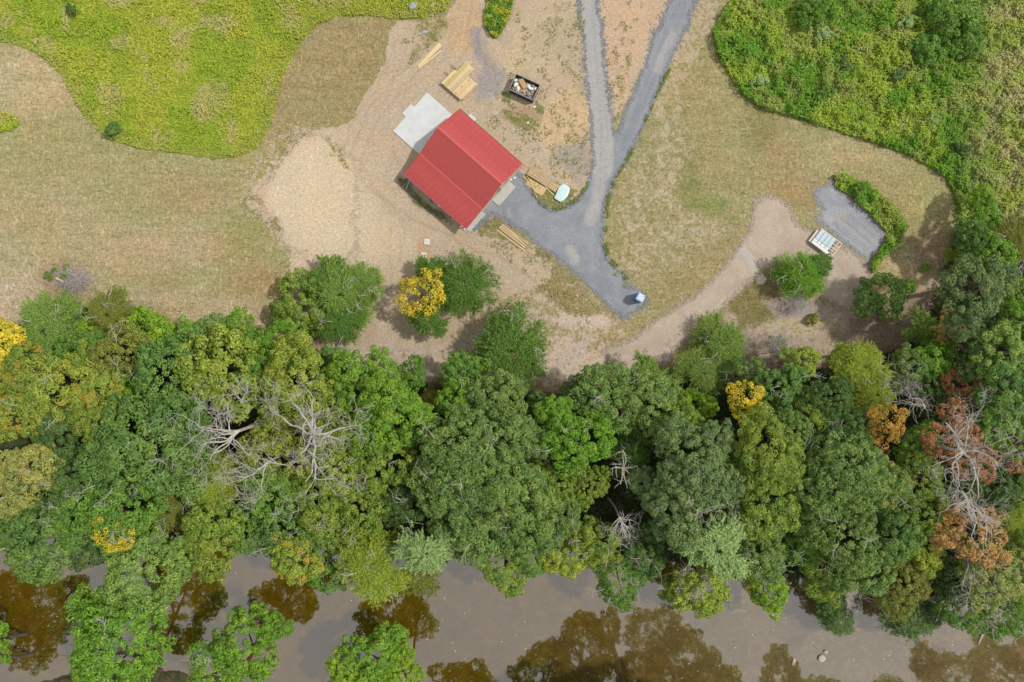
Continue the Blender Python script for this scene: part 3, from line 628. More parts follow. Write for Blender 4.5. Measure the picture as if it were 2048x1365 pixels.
def crown_feather(name, R, seed, n_s=620, flat=.85, m=None, slen=(.9, 1.9), needle=(.34, .085), per=30, up=.25):
    """cedar or pine seen from above: sprays of fine foliage that radiate outwards"""
    rs = np.random.RandomState(seed); ph = rs.uniform(0, 6.28, 4); C = []; Nn = []; Tt = []; K = []
    nb = 26; bt = rs.uniform(0, 2*math.pi, nb); bz = rs.uniform(-.1, 1., nb)
    for i in range(n_s):
        b = rs.randint(nb); th = bt[b]+rs.normal()*.16; q = rs.uniform(.05, 1)**.6
        env = (1+.13*math.sin(2*bt[b]+ph[0])+.10*math.sin(5*bt[b]+ph[1]))*(1+.12*math.sin(bt[b]*9+ph[2]))
        rmax = R*env*math.sqrt(max(.08, 1-(bz[b]*.95)**2)); r = q*rmax
        if rs.rand() < .17: r = R*.38*math.sqrt(rs.rand()); th = rs.uniform(0, 6.28)
        z = (R*flat*.8*(1-(r/R)**2) if r < .38*R and rs.rand() < .8 else 0) or R*flat*(bz[b]*.9+.15*(1-q))-.25*q*q*R*.4+rs.normal()*.15
        p = np.array([r*math.cos(th), r*math.sin(th), z]); a = th+rs.normal()*.65
        d = np.array([math.cos(a), math.sin(a), up*rs.uniform(-1, 1)]); L = rs.uniform(*slen)*(.7+.3*R/4); kk = rs.rand()*.5+.5*((b*7919)%10)/10
        t = rs.rand(per); side = np.where(rs.rand(per) < .5, 1, -1); pd = np.array([-d[1], d[0], 0])
        spread = (1-t)*.34*L*rs.rand(per)
        c = p+d*(t*L)[:, None]+pd*(side*spread)[:, None]+np.array([0, 0, 1])*rs.normal(size=per)[:, None]*.09-np.array([0, 0, 1])*(t*t*.12*L)[:, None]
        C.append(c); Tt.append(d+pd*side[:, None]*.75+rs.normal(size=(per, 3))*.25); Nn.append(rand_unit(rs, per)*.7+np.array([0, 0, .9])); K.append(np.full(per, kk))
    C = np.concatenate(C); Nn = np.concatenate(Nn); Tt = np.concatenate(Tt); Kk = np.concatenate(K); n = len(C)
    v, f = leaf_arrays(C, Nn, Tt, needle[0]*(.6+.8*rs.rand(n)), needle[1]*(.7+.6*rs.rand(n)))
    me = bpy.data.meshes.new(name); fill_mesh(me, v, f); me.materials.append(m or M_leaf)
    fattr(me, "tint", np.repeat(rs.rand(n), 4)); fattr(me, "clump", np.repeat(Kk, 4)); return me

CR = {
 'BL': [(crown_broad("crown", 7.5, 101+i, (1.12, 1.12, .88)[i], 38), 7.5) for i in range(3)],
 'B':  [(crown_broad("crown", 5.0, 201+i, (.98, .95, .72, .85, .62)[i], 46, (.36, .25) if i not in (2, 4) else (.30, .20)), 5.0) for i in range(5)],
 'BS': [(crown_broad("crown", 3.0, 301+i, .72, 60, (.32, .22)), 3.0) for i in range(4)],
 'S':  [(crown_broad("crown", 1.0, 351+i, .34, 150, (.24, .16), .7), 1.0) for i in range(2)],
 'Y':  [(crown_broad("crown", 3.2, 401+i, .66, 40, (.26, .20), .7, None, .22), 3.2) for i in range(2)],
 'R':  [(crown_broad("crown", 4.5, 451+i, .62, 42, (.30, .20), .6, M_rust, .38), 4.5) for i in range(2)],
 'F':  [(crown_feather("crown", 5.0, 501+i, 1500, per=26), 5.0) for i in range(4)],
 'FS': [(crown_feather("crown", 3.0, 551+i, 620, per=26, slen=(.6, 1.2)), 3.0) for i in range(2)],
 'P':  [(crown_feather("crown", 5.0, 601+i, 560, .7, None, (1.0, 1.8), (.40, .12), 44, .5), 5.0) for i in range(2)],
}
def twigs(mb, r, p, d, L, rad, depth, spread=.6, n=(2, 3), seg=4, droop=0., sides=5, minr=.012):
    pts = [p]; rads = [rad]; q = p.copy(); dd = d.copy()
    for i in range(seg):
        dd = (dd+Vector((r.gauss(0,1), r.gauss(0,1), r.gauss(0,.6)))*.26+Vector((0,0,-droop))).normalized(); q = q+dd*L/seg
        pts.append(q.copy()); rads.append(max(minr, rad*(1-.62*(i+1)/seg)))
    mb.tube(pts, rads, sides if depth > 1 else 3)
    if depth > 0:
        for k_ in range(r.randint(*n)+1):
            i = r.randint(1, seg); a = Vector((r.gauss(0,1), r.gauss(0,1), r.gauss(0,.7))).normalized()
            nd = (dd*(1-spread)+a*spread+Vector((0,0,.08))).normalized()
            twigs(mb, r, pts[i], nd, L*r.uniform(.55,.8), rads[i]*.72, depth-1, spread, n, seg, droop, sides, minr)

leafcol = {'oak': (.118,.185,.060), 'dk': (.066,.118,.036), 'blue': (.106,.160,.074), 'lime': (.165,.265,.024), 'grn': (.100,.190,.036), 'brt': (.118,.220,.028),
 'med': (.100,.178,.052), 'olv': (.182,.228,.046), 'olg': (.145,.205,.040), 'yel': (.47,.415,.045), 'org': (.37,.24,.055), 'rust': (.36,.18,.10), 'pal': (.22,.305,.165),
 'ced': (.150,.225,.062), 'cedd': (.092,.168,.038), 'olb': (.155,.172,.042), 'ylg': (.200,.255,.044), 'tan': (.40,.26,.125), 'pch': (.21,.235,.085), 'lgt': (.150,.240,.068)}
GRP = "trees seen from above"
rt = random.Random(11)
def tree(x, y, r, kind, col, h, label, autumn=0., cat='tree', lean=None, group=GRP, name=None):
    variants = CR[kind]; i = rt.randrange(len(variants)); me, R0 = variants[i]
    hc = max(.6, h-.45*r*S); Rw = r*S*(H-hc)/H; c = P(x, y, hc); sc = Rw/R0*.87
    base = Vector((c.x*(1+.75*hc/H), c.y*(1+.75*hc/H), 0)) if lean is None else Vector((c.x+lean[0], c.y+lean[1], 0))
    if lean is None and y > 1040:
        bk = float(np.interp(x, [p[0] for p in NORTH_BANK], [p[1] for p in NORTH_BANK]))-8; gp = P(x, min(CY+(y-CY)*(H-hc)/H, bk)); base = Vector((c.x, gp.y, 0))
    root = empty(name or {'tree': 'tree', 'shrub': 'shrub', 'bush': 'shrub'}[cat], base)
    tag(root, label, cat, group)
    cr = link("crown", me, root, (c.x-base.x, c.y-base.y, hc-base.z), rt.uniform(0, 6.28))
    cr.scale = (sc*rt.uniform(.94, 1.07), sc*rt.uniform(.94, 1.07), min(sc, 1.3)*rt.uniform(.85, 1.1))
    k_ = leafcol[col]; f = rt.uniform(.93, 1.08)*(1.62 if col not in ('yel','org','rust','tan') else 1.35); cr.color = (min(.9, k_[0]*f*rt.uniform(.97,1.06)), min(.9, k_[1]*f*(1.04 if col not in ('yel','org','rust','tan') else 1)), k_[2]*f*.84, autumn)
    mb = MB(); top = Vector((c.x-base.x, c.y-base.y, hc+.1*Rw)); r0 = max(.05, .02*h+.05)
    if h > 3:
        mb.tube([(0,0,-.6),(top.x*.35+.1,top.y*.35,top.z*.4),tuple(top)], [r0*1.25, r0, r0*.55], 7)
        mb.build("trunk", M_bark, root)
        for _ in range(3):
            mb = MB(); a = rt.uniform(0, 6.28); s0 = Vector((top.x*.6, top.y*.6, top.z*.62)); e = top+Vector((math.cos(a)*Rw*.75, math.sin(a)*Rw*.75, rt.uniform(0, .5)*Rw))
            mb.tube([s0, (s0+e)/2+Vector((0,0,.3)), e], [r0*.5, r0*.3, .03], 5); mb.build("limb", M_bark, root)
        if (kind in ('BL', 'B') and rt.random() < .5) or kind == 'F':
            for _ in range(3):
                mb = MB(); a = rt.uniform(0, 6.28); q = rt.uniform(.2, .75)*Rw; s0 = top+Vector((math.cos(a)*q, math.sin(a)*q, Rw*.75*math.sqrt(max(0, 1-(q/Rw)**2))-.6))
                twigs(mb, rt, s0, Vector((math.cos(a), math.sin(a), .8)).normalized(), rt.uniform(1.2, 2.2), .05, 2, .6, (1, 2), 3, 0, 4, .018); mb.build("bare_branch", M_dead, root)
    else:
        mb.tube([(0,0,-.2),(0,0,max(.3, hc*.8))], [.05, .03], 5); mb.build("trunk", M_bark, root)
    return root

T = [
# ---- left fringe and left wood
(12,690,46,'BS','yel',9,'orange and yellow turning tree at the far left end of the lawn edge',.0),
(-25,760,60,'B','olv',11,'golden olive crown cut by the left picture edge below the turning tree',.25),
(112,662,74,'F','ced',6,'wide wispy grey green cedar just below the brush pile on the lawn',0),
(55,690,40,'BS','grn',6,'small green crown between the wispy cedar and the orange tree at far left',.1),
(228,630,50,'F','olb',7,'brownish olive conifer on the lawn edge right of the wispy cedar',0),
(182,664,30,'BS','lime',5,'small lime crown squeezed between wispy cedar and olive conifer',0),
(308,664,46,'BS','lime',6,'vivid lime green round crown on the lawn edge right of the olive conifer',0),
(345,680,26,'BS','lime',5,'small lime crown touching the right side of the vivid lime one',0),
(245,705,58,'B','olb',11,'dull olive brown crown directly below the olive conifer',.05),
(165,700,42,'BS','grn',10,'yellowish green small crown below the wispy cedar and left of the dull olive one',.15),
(345,745,80,'B','med',13,'rounded mid green crown below the vivid lime tree',0),
(385,672,30,'BS','brt',8,'small bright green crown at lawn edge right of the lime trees',0),
(425,668,38,'BS','oak',9,'dark leafy small crown at the lawn edge above the olive yellow oak',0),
(480,662,38,'BS','brt',9,'bright green crown at the lawn edge left of the dirt corner',0),
(452,738,88,'B','olv',14,'olive yellow oak crown with grey twigs right of the rounded mid green crown',.05),
(548,695,56,'B','brt',11,'bright green crown where the lawn meets the dirt yard',0),
(515,745,45,'B','grn',12,'green crown between the olive yellow oak and the yellow green oak',.08),
(598,775,88,'BL','olv',15,'large yellow green oak crown directly above the biggest dead tree',.0),
(125,780,88,'BL','olv',13,'big golden yellow crown in the left wood',.16),
(55,830,62,'B','olv',12,'golden orange crown at the left edge below the big golden one',.30),
(60,740,48,'B','olg',10,'green and orange mottled crown above the big golden one at the left edge',.35),
(195,790,48,'B','olv',13,'yellowish crown on the right flank of the big golden one',.3),
(262,775,26,'BS','lime',9,'small lime patch of crown between golden and mid green crowns',0),
(285,905,112,'BL','med',16,'very large even green crown in the middle of the left wood',0),
(365,835,62,'B','med',14,'green crown between the very large green one and the left dead tree',0),
(120,870,52,'B','dk',12,'dark green crown below the big golden crown',.0),
(200,850,46,'B','olg',13,'yellow green crown tucked above the very large green one',.12),
(55,950,62,'B','pch',14,'green crown with peach brown patches at the left edge',.18),
(10,1000,42,'B','pch',12,'half hidden peach green crown at the left edge above the river',.22),
(150,960,60,'B','dk',12,'deep green crown right of the peach patched one',0),
(250,1010,92,'BL','grn',14,'broad fresh green crown below the very large green one',.05),
(150,1020,52,'B','grn',12,'fresh green crown left of the broad fresh green one',.0),
(60,1035,52,'B','dk',9,'dark low crown at left edge above the river bend',0),
(435,955,60,'F','ylg',12,'lime olive feathery crown just below the left dead tree',0),
(370,955,52,'B','med',13,'green crown between the very large green one and the feathery lime crown',0),
(345,1018,50,'F','olb',9,'dark olive feathery crown in shade below the green wood on the left',0),
(425,1025,62,'B','olg',12,'olive green crown below the feathery lime crown',.05),
(90,1075,78,'B','med',11,'green leafy crown reaching over the river at lower left',0),
(30,1060,48,'B','grn',9,'fresh green crown at the left edge over the river',0),
(225,1065,38,'Y','yel',15,'yellow tree above the water at lower left',-.6),
(170,1105,38,'BS','dk',7,'dark small crown over the water left of the yellow tree',0),
(290,1130,92,'BL','lgt',12,'pale green spreading crown hanging over the river below the yellow tree',0),
(370,1100,40,'B','lgt',11,'pale green right shoulder crown beside the spreading river tree',0),
(430,1085,62,'B','olg',11,'yellow green crown whose twigs reach the water right of the pale spreading tree',.12),
(490,1060,48,'B','grn',10,'green crown between the yellow green river tree and the gap of water',.0),
# ---- centre left
(560,900,70,'B','olv',12,'yellowish olive crown behind the bare limbs of the biggest dead tree',.05),
(540,980,58,'B','grn',12,'green crown below the lower dead branches left of centre',0),
(690,860,62,'B','olg',13,'olive green crown right behind the biggest dead tree',0),
(706,774,60,'B','brt',13,'fresh bright green crown with smooth edge beside the yellow green oak',0),
(760,757,48,'B','brt',11,'bright green crown at the dirt yard edge below the first isolated clump',0),
(790,825,74,'B','brt',16,'tall vivid green crown right of the biggest dead tree',0),
(740,860,50,'B','brt',14,'vivid green crown against the left side of the tall vivid one',0),
(668,716,26,'BS','grn',7,'small dark fringe crown touching the isolated clump',0),
(618,706,20,'FS','cedd',5,'small feathery green fringe below the first isolated clump',0),
(825,745,28,'BS','grn',8,'small green crown at the yard edge right of the bright ones',0),
(862,800,24,'FS','olb',6,'thin brownish sapling in the gap left of the big oak',.2),
(770,925,64,'B','olg',13,'olive green crown below the tall vivid green one',.03),
(690,935,56,'B','ylg',12,'lime olive crown below the biggest dead tree',0),
(725,1010,66,'B','olg',12,'green olive crown midway between dead tree and river',0),
(640,1000,60,'B','olg',12,'mid green crown under the tips of the dead branches',0),
(580,1065,66,'B','med',11,'green crown on the river side left of the yellow river tree',0),
(660,1055,54,'B','olg',10,'fresh green crown above the yellow river tree',0),
(590,1118,48,'BS','ylg',12,'bright yellow tree leaning over the water left of centre',.42),
(645,1140,44,'BS','grn',8,'green crown over the water right of the yellow leaning tree',0),
(748,1122,72,'F','ylg',12,'feathery yellow green crown over the river below the centre wood',0),
(715,1080,40,'FS','ced',8,'small feathery crown behind the feathery yellow green one',0),
(810,1010,46,'B','dk',11,'dark green crown in shade left of the biggest oak',0),
(855,1098,60,'P','pal',15,'pale silvery green pine at the river edge left of centre',0),
(838,1148,44,'FS','olb',7,'olive brown low crown hanging under the silvery pine',.12),
(905,1060,50,'B','oak',12,'oak crown above the pale silvery pine',0),
# ---- big oaks in the centre
(925,745,42,'BS','grn',9,'small green crown at the foot of the third isolated tree',0),
(925,800,46,'B','brt',11,'green crown between the thin sapling and the big oak',0),
(1000,795,58,'B','oak',13,'oak crown at the yard edge below the round isolated cedar',0),
(940,900,98,'BL','oak',18,'the biggest rounded oak crown in the centre of the wood',0),
(1010,980,86,'BL','oak',17,'large oak crown on the lower right of the biggest one',0),
(880,960,62,'B','oak',15,'oak crown on the lower left of the biggest one',0),
(960,1040,72,'B','oak',15,'oak crown above the open water in the centre',0),
(1040,1050,62,'B','oak',14,'oak crown at the river side right of the central oaks',0),
(1060,880,46,'B','oak',14,'oak crown between the biggest oak and the vivid green one to its right',0),
(1100,965,50,'B','olg',12,'thin olive crown with grey twigs right of the central oaks',.06),
(1152,880,70,'B','brt',15,'vivid green crown right of the biggest central oak',0),
(1112,832,40,'B','brt',13,'vivid green upper lobe crown beside the vivid one right of centre',0),
(1075,812,30,'BS','dk',8,'small dark crown at the forest edge below the tan yard',0),
(1175,970,42,'B','olg',11,'yellowish green crown below the vivid one right of centre',0),
(1110,1040,50,'B','oak',12,'oak crown above the lime river fringe in the centre',0),
(1010,1135,50,'B','olg',9,'fresh green crown over the water below the central oaks',.0),
(1060,1115,40,'B','grn',9,'green crown over the water right of the fresh green one in the centre',0),
(1130,1110,48,'B','ylg',9,'lime olive crown at the river edge right of centre',0),
(1190,1080,50,'B','olg',10,'olive lime crown just left of the lower small dead tree',.04),
(1235,1155,56,'B','grn',9,'round green crown bulging over the river right of centre',0),
(1285,1100,52,'B','dk',9,'dark green crown right of the lower small dead tree',0),
(1215,795,68,'B','oak',13,'oak crown at the yard edge beside the end of the pink soil path',0),
(1165,780,34,'BS','dk',9,'dark crown on the left flank of the oak at the path end',0),
(1290,745,38,'FS','ced',6,'small spiky cedar at the end of the pink soil path',0),
(1305,805,62,'B','oak',14,'oak crown below the small spiky cedar',0),
(1355,850,48,'B','olg',13,'small leaved green crown left of the lime bush in the wood',0),
(1260,905,44,'F','cedd',6,'low dark green conifer deep in the gap above the small dead trees',0),
(1395,812,34,'BS','lime',8,'lime green small crown under the wide isolated cedar',0),
(1385,940,92,'BL','blue',18,'large bluish green oak crown right of the small dead trees',0),
(1345,1020,66,'B','blue',16,'bluish green oak crown below the large bluish one',0),
(1440,1000,52,'B','blue',14,'bluish green crown above the big pale pine',0),
(1300,970,40,'B','blue',13,'bluish green small crown beside the upper small dead tree',0),
(1430,885,44,'B','blue',15,'bluish crown above the large bluish oak',0),
(1491,800,40,'Y','yel',14,'round golden yellow crown in the wood right of the wide isolated cedar',-.6),
(1535,910,78,'BL','olg',17,'large olive green oak crown below the golden yellow one',.0),
(1535,1010,66,'B','olg',15,'olive green oak crown with rusty tips above the pale pine',.06),
(1480,940,46,'B','olg',14,'olive crown between the large bluish and large olive oaks',0),
(1430,1090,74,'P','pal',16,'big pale silvery pine above the river right of centre',0),
(1375,1075,38,'P','pal',13,'smaller pale green pine crown on the left shoulder of the big pale pine',0),
(1400,1180,56,'B','ylg',6,'low yellow green tree standing out over the river below the big pale pine',0),
(1350,1175,32,'FS','ced',4,'thin half bare low crown on the left of the yellow green river tree',0),
(1520,1110,54,'B','oak',12,'oak crown at the river edge right of the big pale pine',0),
(1535,1178,42,'BS','lime',6,'vivid lime low crown at the water edge below the oak',0),
# ---- right wood
(1560,775,48,'B','med',11,'green crown between golden yellow crown and yellow green bush',0),
(1500,748,30,'BS','oak',8,'small dark crown right below the wide isolated cedar',0),
(1602,722,33,'BS','ylg',8,'round yellow green bush standing alone beside the dead grey bush',.12),
(1620,835,42,'B','olg',12,'olive crown with yellow twigs below the green one',.05),
(1590,870,46,'B','oak',13,'oak crown on the right of the large olive green oak',0),
(1655,800,50,'B','dk',13,'dark blue green crown left of the feathery lime tree',.05),
(1690,860,52,'B','dk',13,'dark blue green crown below the feathery lime tree',0),
(1715,735,58,'F','ylg',10,'feathery lime tree at the edge of the brown clearing',0),
(1740,790,50,'F','ylg',10,'lower feathery lime crown right below the first',0),
(1680,712,30,'FS','ylg',7,'small feathery lime crown on the upper left of the feathery pair',0),
(1772,847,42,'Y','org',15,'orange yellow crown right of the dark blue green ones',0),
(1700,950,88,'BL','oak',17,'large grey green oak crown in the right wood',.02),
(1760,960,52,'B','pch',15,'grey green crown with pinkish leaf tips right of the large oak',.08),
(1640,985,56,'B','oak',15,'grey green oak crown left of the large right hand oak',0),
(1685,1070,76,'B','oak',15,'oak crown below the large grey green one on the right',0),
(1605,1085,52,'B','grn',10,'fresh green crown in the dark gap right of the olive oak',0),
(1600,1030,40,'B','dk',10,'dark crown in the gap between olive and grey green oaks',0),
(1650,1150,52,'B','olg',8,'yellowish low crown at the water on the right',0),
(1720,1140,58,'B','oak',11,'oak crown above the forked dead branch over the water',0),
(1790,1065,58,'B','med',13,'mid green crown right of the lower right oak',0),
(1830,960,58,'B','olg',13,'yellow green crown left of the large dead tree on the right',0),
(1840,880,40,'B','grn',11,'green crown right of the orange one',0),
(1845,1030,48,'B','olg',12,'olive lime crown between mid green and tan leaved crowns',0),
(1850,1095,46,'B','ylg',10,'lime crown below left of the tan leaved tree',0),
(1800,1175,54,'B','olb',10,'olive brown crown over the water at lower right',.1),
(1815,1230,50,'FS','blue',4,'low blue green bush hanging over the water at lower right',0),
(1855,1225,34,'FS','blue',4,'smaller low blue green bush beside the other over the water',0),
(1675,1240,34,'FS','blue',3,'lone low blue green bush out in the water at lower right',0),
(1660,1200,34,'BS','dk',5,'dark low bush at the water edge above the lone blue green one',0),
(1945,1065,68,'R','tan',15,'tan brown leaved dying tree at lower right',0),
(1895,1055,40,'R','tan',13,'tan brown smaller crown on the left of the dying tree',0),
(1990,1150,68,'B','pch',13,'olive crown with peach leaves at the lower right edge',.16),
(2035,1110,45,'B','olg',11,'green crown at the right edge beside the tan dying tree',0),
(1910,1165,42,'B','dk',9,'dark green crown under the bare twigs at lower right',0),
(2000,1215,56,'B','grn',7,'fresh green low crown over the river at the lower right edge',0),
(1920,1220,46,'B','grn',7,'green low crown over the river left of the lower right one',0),
(2015,1035,44,'F','ylg',9,'feathery lime crown at the right edge above the peach one',0),
(1905,880,50,'R','rust',14,'rust red leaved crown among the limbs of the large dead tree',0),
(1950,925,44,'R','rust',14,'second rust red crown under the white limbs of the large dead tree',0),
(1905,820,28,'R','rust',12,'small orange rust crown at the top of the large dead tree',0),
(2032,918,32,'R','rust',12,'rust red crown at the right edge',0),
(1995,970,48,'B','dk',11,'dark green crown at right below the white limbs',0),
(1925,970,42,'B','dk',11,'dark green crown under the centre of the large dead tree',0),
(2035,870,46,'B','brt',13,'fresh green crown at the right edge above the rust one',0),
(1990,845,48,'B','grn',13,'fresh green crown right of the large dead tree',0),
(2035,985,34,'B','olg',11,'olive green crown at the right edge below the rust one',0),
(2005,770,62,'B','med',14,'green crown at the right edge with soft outline',0),
(2010,700,60,'B','lgt',14,'pale green crown at the right edge below the blue green oak',0),
(1955,720,40,'B','dk',12,'dark green crown below the blue green oak',.08),
(1925,765,34,'R','rust',10,'rust brown low crown in the gap at right',0),
(1880,690,28,'BS','grn',7,'small green crown at the clearing edge under the blue green oak',0),
(1865,720,38,'BS','brt',9,'bright green round crown at the right side of the clearing',0),
(1815,735,38,'BS','oak',9,'grey green crown above the bare grey tree at right',0),
(1850,770,36,'BS','dk',8,'shaded crown beside the bare grey tree at right',0),
(1900,660,36,'R','tan',8,'small brown leaved crown under the blue green oak',0),
(1845,655,36,'FS','ced',5,'thin light green sapling at the clearing edge',0),
(1945,575,68,'B','blue',15,'large blue green oak at the right side of the clearing',0),
(1925,640,44,'B','blue',13,'blue green crown on the lower side of the large blue green oak',0),
(2030,650,42,'B','brt',12,'bright green crown at the right edge beside the blue green oak',0),
(2035,590,32,'B','brt',10,'bright green crown at the right edge above the other bright one',0),
(1985,508,40,'BS','brt',9,'bright green crown on top of the large blue green oak',0),
(2012,475,48,'F','olb',7,'olive feathery tree at the right edge below the dry field',0),
(1945,478,38,'BS','med',8,'mid green round tree at the corner of the lawn',0),
(1968,430,32,'BS','brt',6,'fresh green round tree above the mid green one at the lawn corner',0),
(1962,395,24,'BS','lime',5,'lime sapling at the top of the right tree line',0),
(1912,520,24,'FS','ylg',4,'yellow green spiky sapling left of the bright crown at right',0),
# ---- isolated trees of the yard
(604,612,60,'B','olg',4.5,'leafy yellow green tree on the left of the first isolated clump',.06),
(690,592,66,'F','ced',5,'tall feathery cedar in the middle of the first isolated clump',0),
(728,566,42,'F','ced',4.5,'feathery cedar on the upper right of the first isolated clump',0),
(652,562,44,'FS','cedd',4,'green cedar on the top of the first isolated clump',0),
(686,640,46,'F','cedd',4.5,'dark cedar at the bottom of the first isolated clump',0),
(930,572,68,'F','cedd',5,'dark green cedar forming the right of the second isolated clump',0),
(872,550,38,'FS','cedd',4,'small cedar on the upper left of the second isolated clump',.0),
(846,590,48,'Y','yel',6.5,'bright yellow tree in the second isolated clump',-.6),
(858,638,38,'FS','cedd',5,'low dark cedar under the bright yellow tree',0),
(1022,702,86,'F','cedd',7,'round isolated dark green cedar above the forest edge in the centre',0),
(1438,690,60,'F','ced',4,'wide isolated cedar beside the pink soil path',0),
(1400,745,50,'F','ced',5,'lower wispy cedar under the wide one beside the path',0),
(1598,552,50,'F','brt',3.8,'broad light green isolated tree beside the timber rack',0),
(1634,532,27,'FS','cedd',4,'darker tree crown on the upper right of the broad light green isolated tree',0),
(1770,590,42,'BS','med',4.5,'isolated green tree between the pink soil and the small bushes',0),
(1730,605,26,'BS','med',5,'smaller green crown on the left of the isolated green tree',0),
(1560,680+5,12,'S','grn',1.5,'tiny green sprout beside the dead grey bush',0),
]
SH = [
(1818,572,11,'S','brt',1.2,'small round green bush between the isolated tree and the right wood'),
(1850,536,8,'S','brt',1.0,'smallest round green bush near the large blue green oak'),
(1625,640,10,'S','olb',.9,'tiny olive weed bush on the pale soil under the isolated tree'),
(108,540,5,'S','grn',.8,'green tuft on the upper left of the brush pile'),
(96,552,7,'S','grn',.8,'green tuft at the left end of the brush pile'),
(132,533,5,'S','olg',.8,'olive tuft above the brush pile'),
(128,552,6,'S','brt',.8,'bright green tuft in the middle of the brush pile'),
(132,586,5,'S','brt',.5,'bright green tuft at the bottom of the brush pile'),
(1900,50,52,'BS','grn',3,'large dark green bush in the rough field at top right'),
(1862,100,36,'BS','grn',2.5,'dark green bush below the large one in the rough field'),
(1935,85,30,'BS','grn',2.5,'dark green bush on the right of the large one in the rough field'),
(1618,25,32,'BS','grn',2.2,'green bush at the top of the rough field'),
(1650,185,15,'S','grn',1.4,'little green bush in the middle of the rough field'),
(1925,300,14,'S','dk',1.4,'dark little bush near the lawn corner of the rough field'),
(1865,242,13,'S','pal',1.3,'whitish flowering bush in the lower rough field'),
(1520,160,13,'S','pal',1.4,'whitish bush near the curved left edge of the rough field'),
(1812,48,14,'S','pal',1.5,'whitish tall plant left of the large dark bush'),
(1648,68,14,'S','pal',1.4,'silvery plant below the bush at the top of the field'),
(1797,150,12,'S','blue',1.3,'grey green bush in the middle right of the rough field'),
(1690,130,12,'S','blue',1.2,'grey green bush in the middle left of the rough field'),
(225,262,13,'S','med',1.3,'dark green bush at the lower left of the lime meadow'),
(142,20,9,'S','dk',1.2,'dark green bush at the top of the lime meadow'),
(1800,452,9,'S','brt',1.2,'bright green bush at the lower tip of the weed strip by the gravel pad'),
(1720,378,14,'S','grn',1.3,'green bush in the upper weed strip by the gravel pad'),
(1575,760,10,'S','grn',1.5,'green sprout above the green crown beside the dead bush'),
]
for t_ in T:
    x, y, r, kd, col, h, lab = t_[:7]; au = t_[7]
    tree(x, y, r, kd, col, h, lab, au, 'shrub' if h < 3.2 and r < 20 else 'tree')
for x, y, r, kd, col, h, lab in SH: tree(x, y, r, kd, col, h, lab, 0, 'shrub', group="bushes and tufts")
# trees rooted on the south bank, leaning over the river
SB = [(238,1290,108,'BL','brt',12,'fresh green tree leaning over the river at the lower left',(0,-6)),
 (212,1232,48,'B','brt',10,'bright green upper crown of the lower left river tree group',(0,-10)),
 (495,1285,68,'B','brt',11,'bright green tree reaching into the river from the bottom edge',(-1,-4)),
 (430,1340,52,'B','brt',11,'bright green crown at the bottom edge left of the reaching tree',(0,-5)),
 (550,1255,30,'BS','brt',10,'small bright green crown at the tip of the reaching tree',(-4,-4)),
 (750,1315,64,'B','brt',9,'green tree at the bottom edge left of centre',(0,-3)),
 (700,1350,46,'B','lime',9,'yellow green crown at the bottom edge left of centre',(0,-5)),
 (800,1335,46,'B','lime',9,'lime crown at the bottom edge nearest the open water',(0,-5)),
 (-10,1265,26,'BS','brt',9,'little green crown cut by the left picture edge over the river',(-2,-4)),
 (0,1310,20,'BS','brt',9,'little green crown at the left picture edge below the other',(-2,-4))]
for x, y, r, kd, col, h, lab, ln in SB: tree(x, y, r*1.03, kd, col, h, lab, 0, lean=ln)
# far bank trees that show as reflections in the river: placed by their mirror image
REF = [(935,1395,80,13),(1085,1335,60,15),(1160,1300,72,16),(1215,1250,30,15),(1190,1370,70,14),(1310,1255,56,17),(1360,1310,70,17),(1420,1370,60,14),(1285,1330,46,13),
       (1560,1345,48,13),(1640,1400,50,12),(1845,1320,34,14),(1900,1350,60,14),(1985,1330,60,15),(2060,1310,50,15),(2140,1330,60,13),(90,1215,70,12),(30,1190,50,13),(-40,1180,60,12),(60,1270,60,11),(1750,1430,70,11),(1500,1440,60,11)]
REFL = ["brown image left of the middle","wide image low in the middle of the river","ragged rounded image right of middle","small top of the first big image","body of the first big image","pointed top of the second big image","right side of second big image","foot of the second big image","thin left side of second big image","image left of the two river rocks","image below the boulder pair","pointed narrow image at lower right","broad image at lower right left of the log","broad image under the driftwood log","image at the right picture edge","image just past the right edge","image beside the pale tree at left","image at the far left of the river","image cut by the left picture edge","lower image at the far left of the river","low image at right","low image right of the middle"]
for i, (x, y, r, h) in enumerate(REF):
    hc = h-.4*r*S; k_ = (H+hc+1.8)/H; wxp = (x-CX)*k_*S; wyp = (CY-y)*k_*S
    q = (H-hc)/H*S; tree(wxp/q+CX, CY-wyp/q, r*(H+hc)/(H-hc), 'B', ('grn','brt','olg')[i%3], h, 'far bank tree mirrored in the water: '+REFL[i], 0, lean=(0, -2.), group="far bank trees mirrored in the river")

# ------------------------------------------------------------------ dead trees
def dead_tree(name, label, x, y, h, reach, seed, m=M_dead, n=7, depth=3, base=None, cat='dead tree', bias=None, rad=.2, droop=0.):
    r = random.Random(seed); c = P(x, y, h*.88); base = base or Vector((c.x, c.y, 0))
    root = empty(name, base); tag(root, label, cat)
    f = Vector((c.x-base.x, c.y-base.y, h*.88)); mb = MB()
    mb.tube([(0,0,-.5), tuple(f*.5+Vector((.12,.1,0))), tuple(f)], [rad*1.3, rad, rad*.85], 8); mb.build("trunk", m, root)
    for i in range(n):
        a = 2*math.pi*i/n+r.uniform(-.3, .3) if bias is None else bias[0]+r.uniform(-bias[1], bias[1]); mb = MB()
        d = Vector((math.cos(a), math.sin(a), r.uniform(.15, .7))).normalized()
        twigs(mb, r, f.copy(), d, reach*r.uniform(.65, 1.05), rad*.62, depth, .55, (1, 3) if depth > 2 else (2, 4), 6, droop, 6, .014)
        mb.build("branch", m, root)
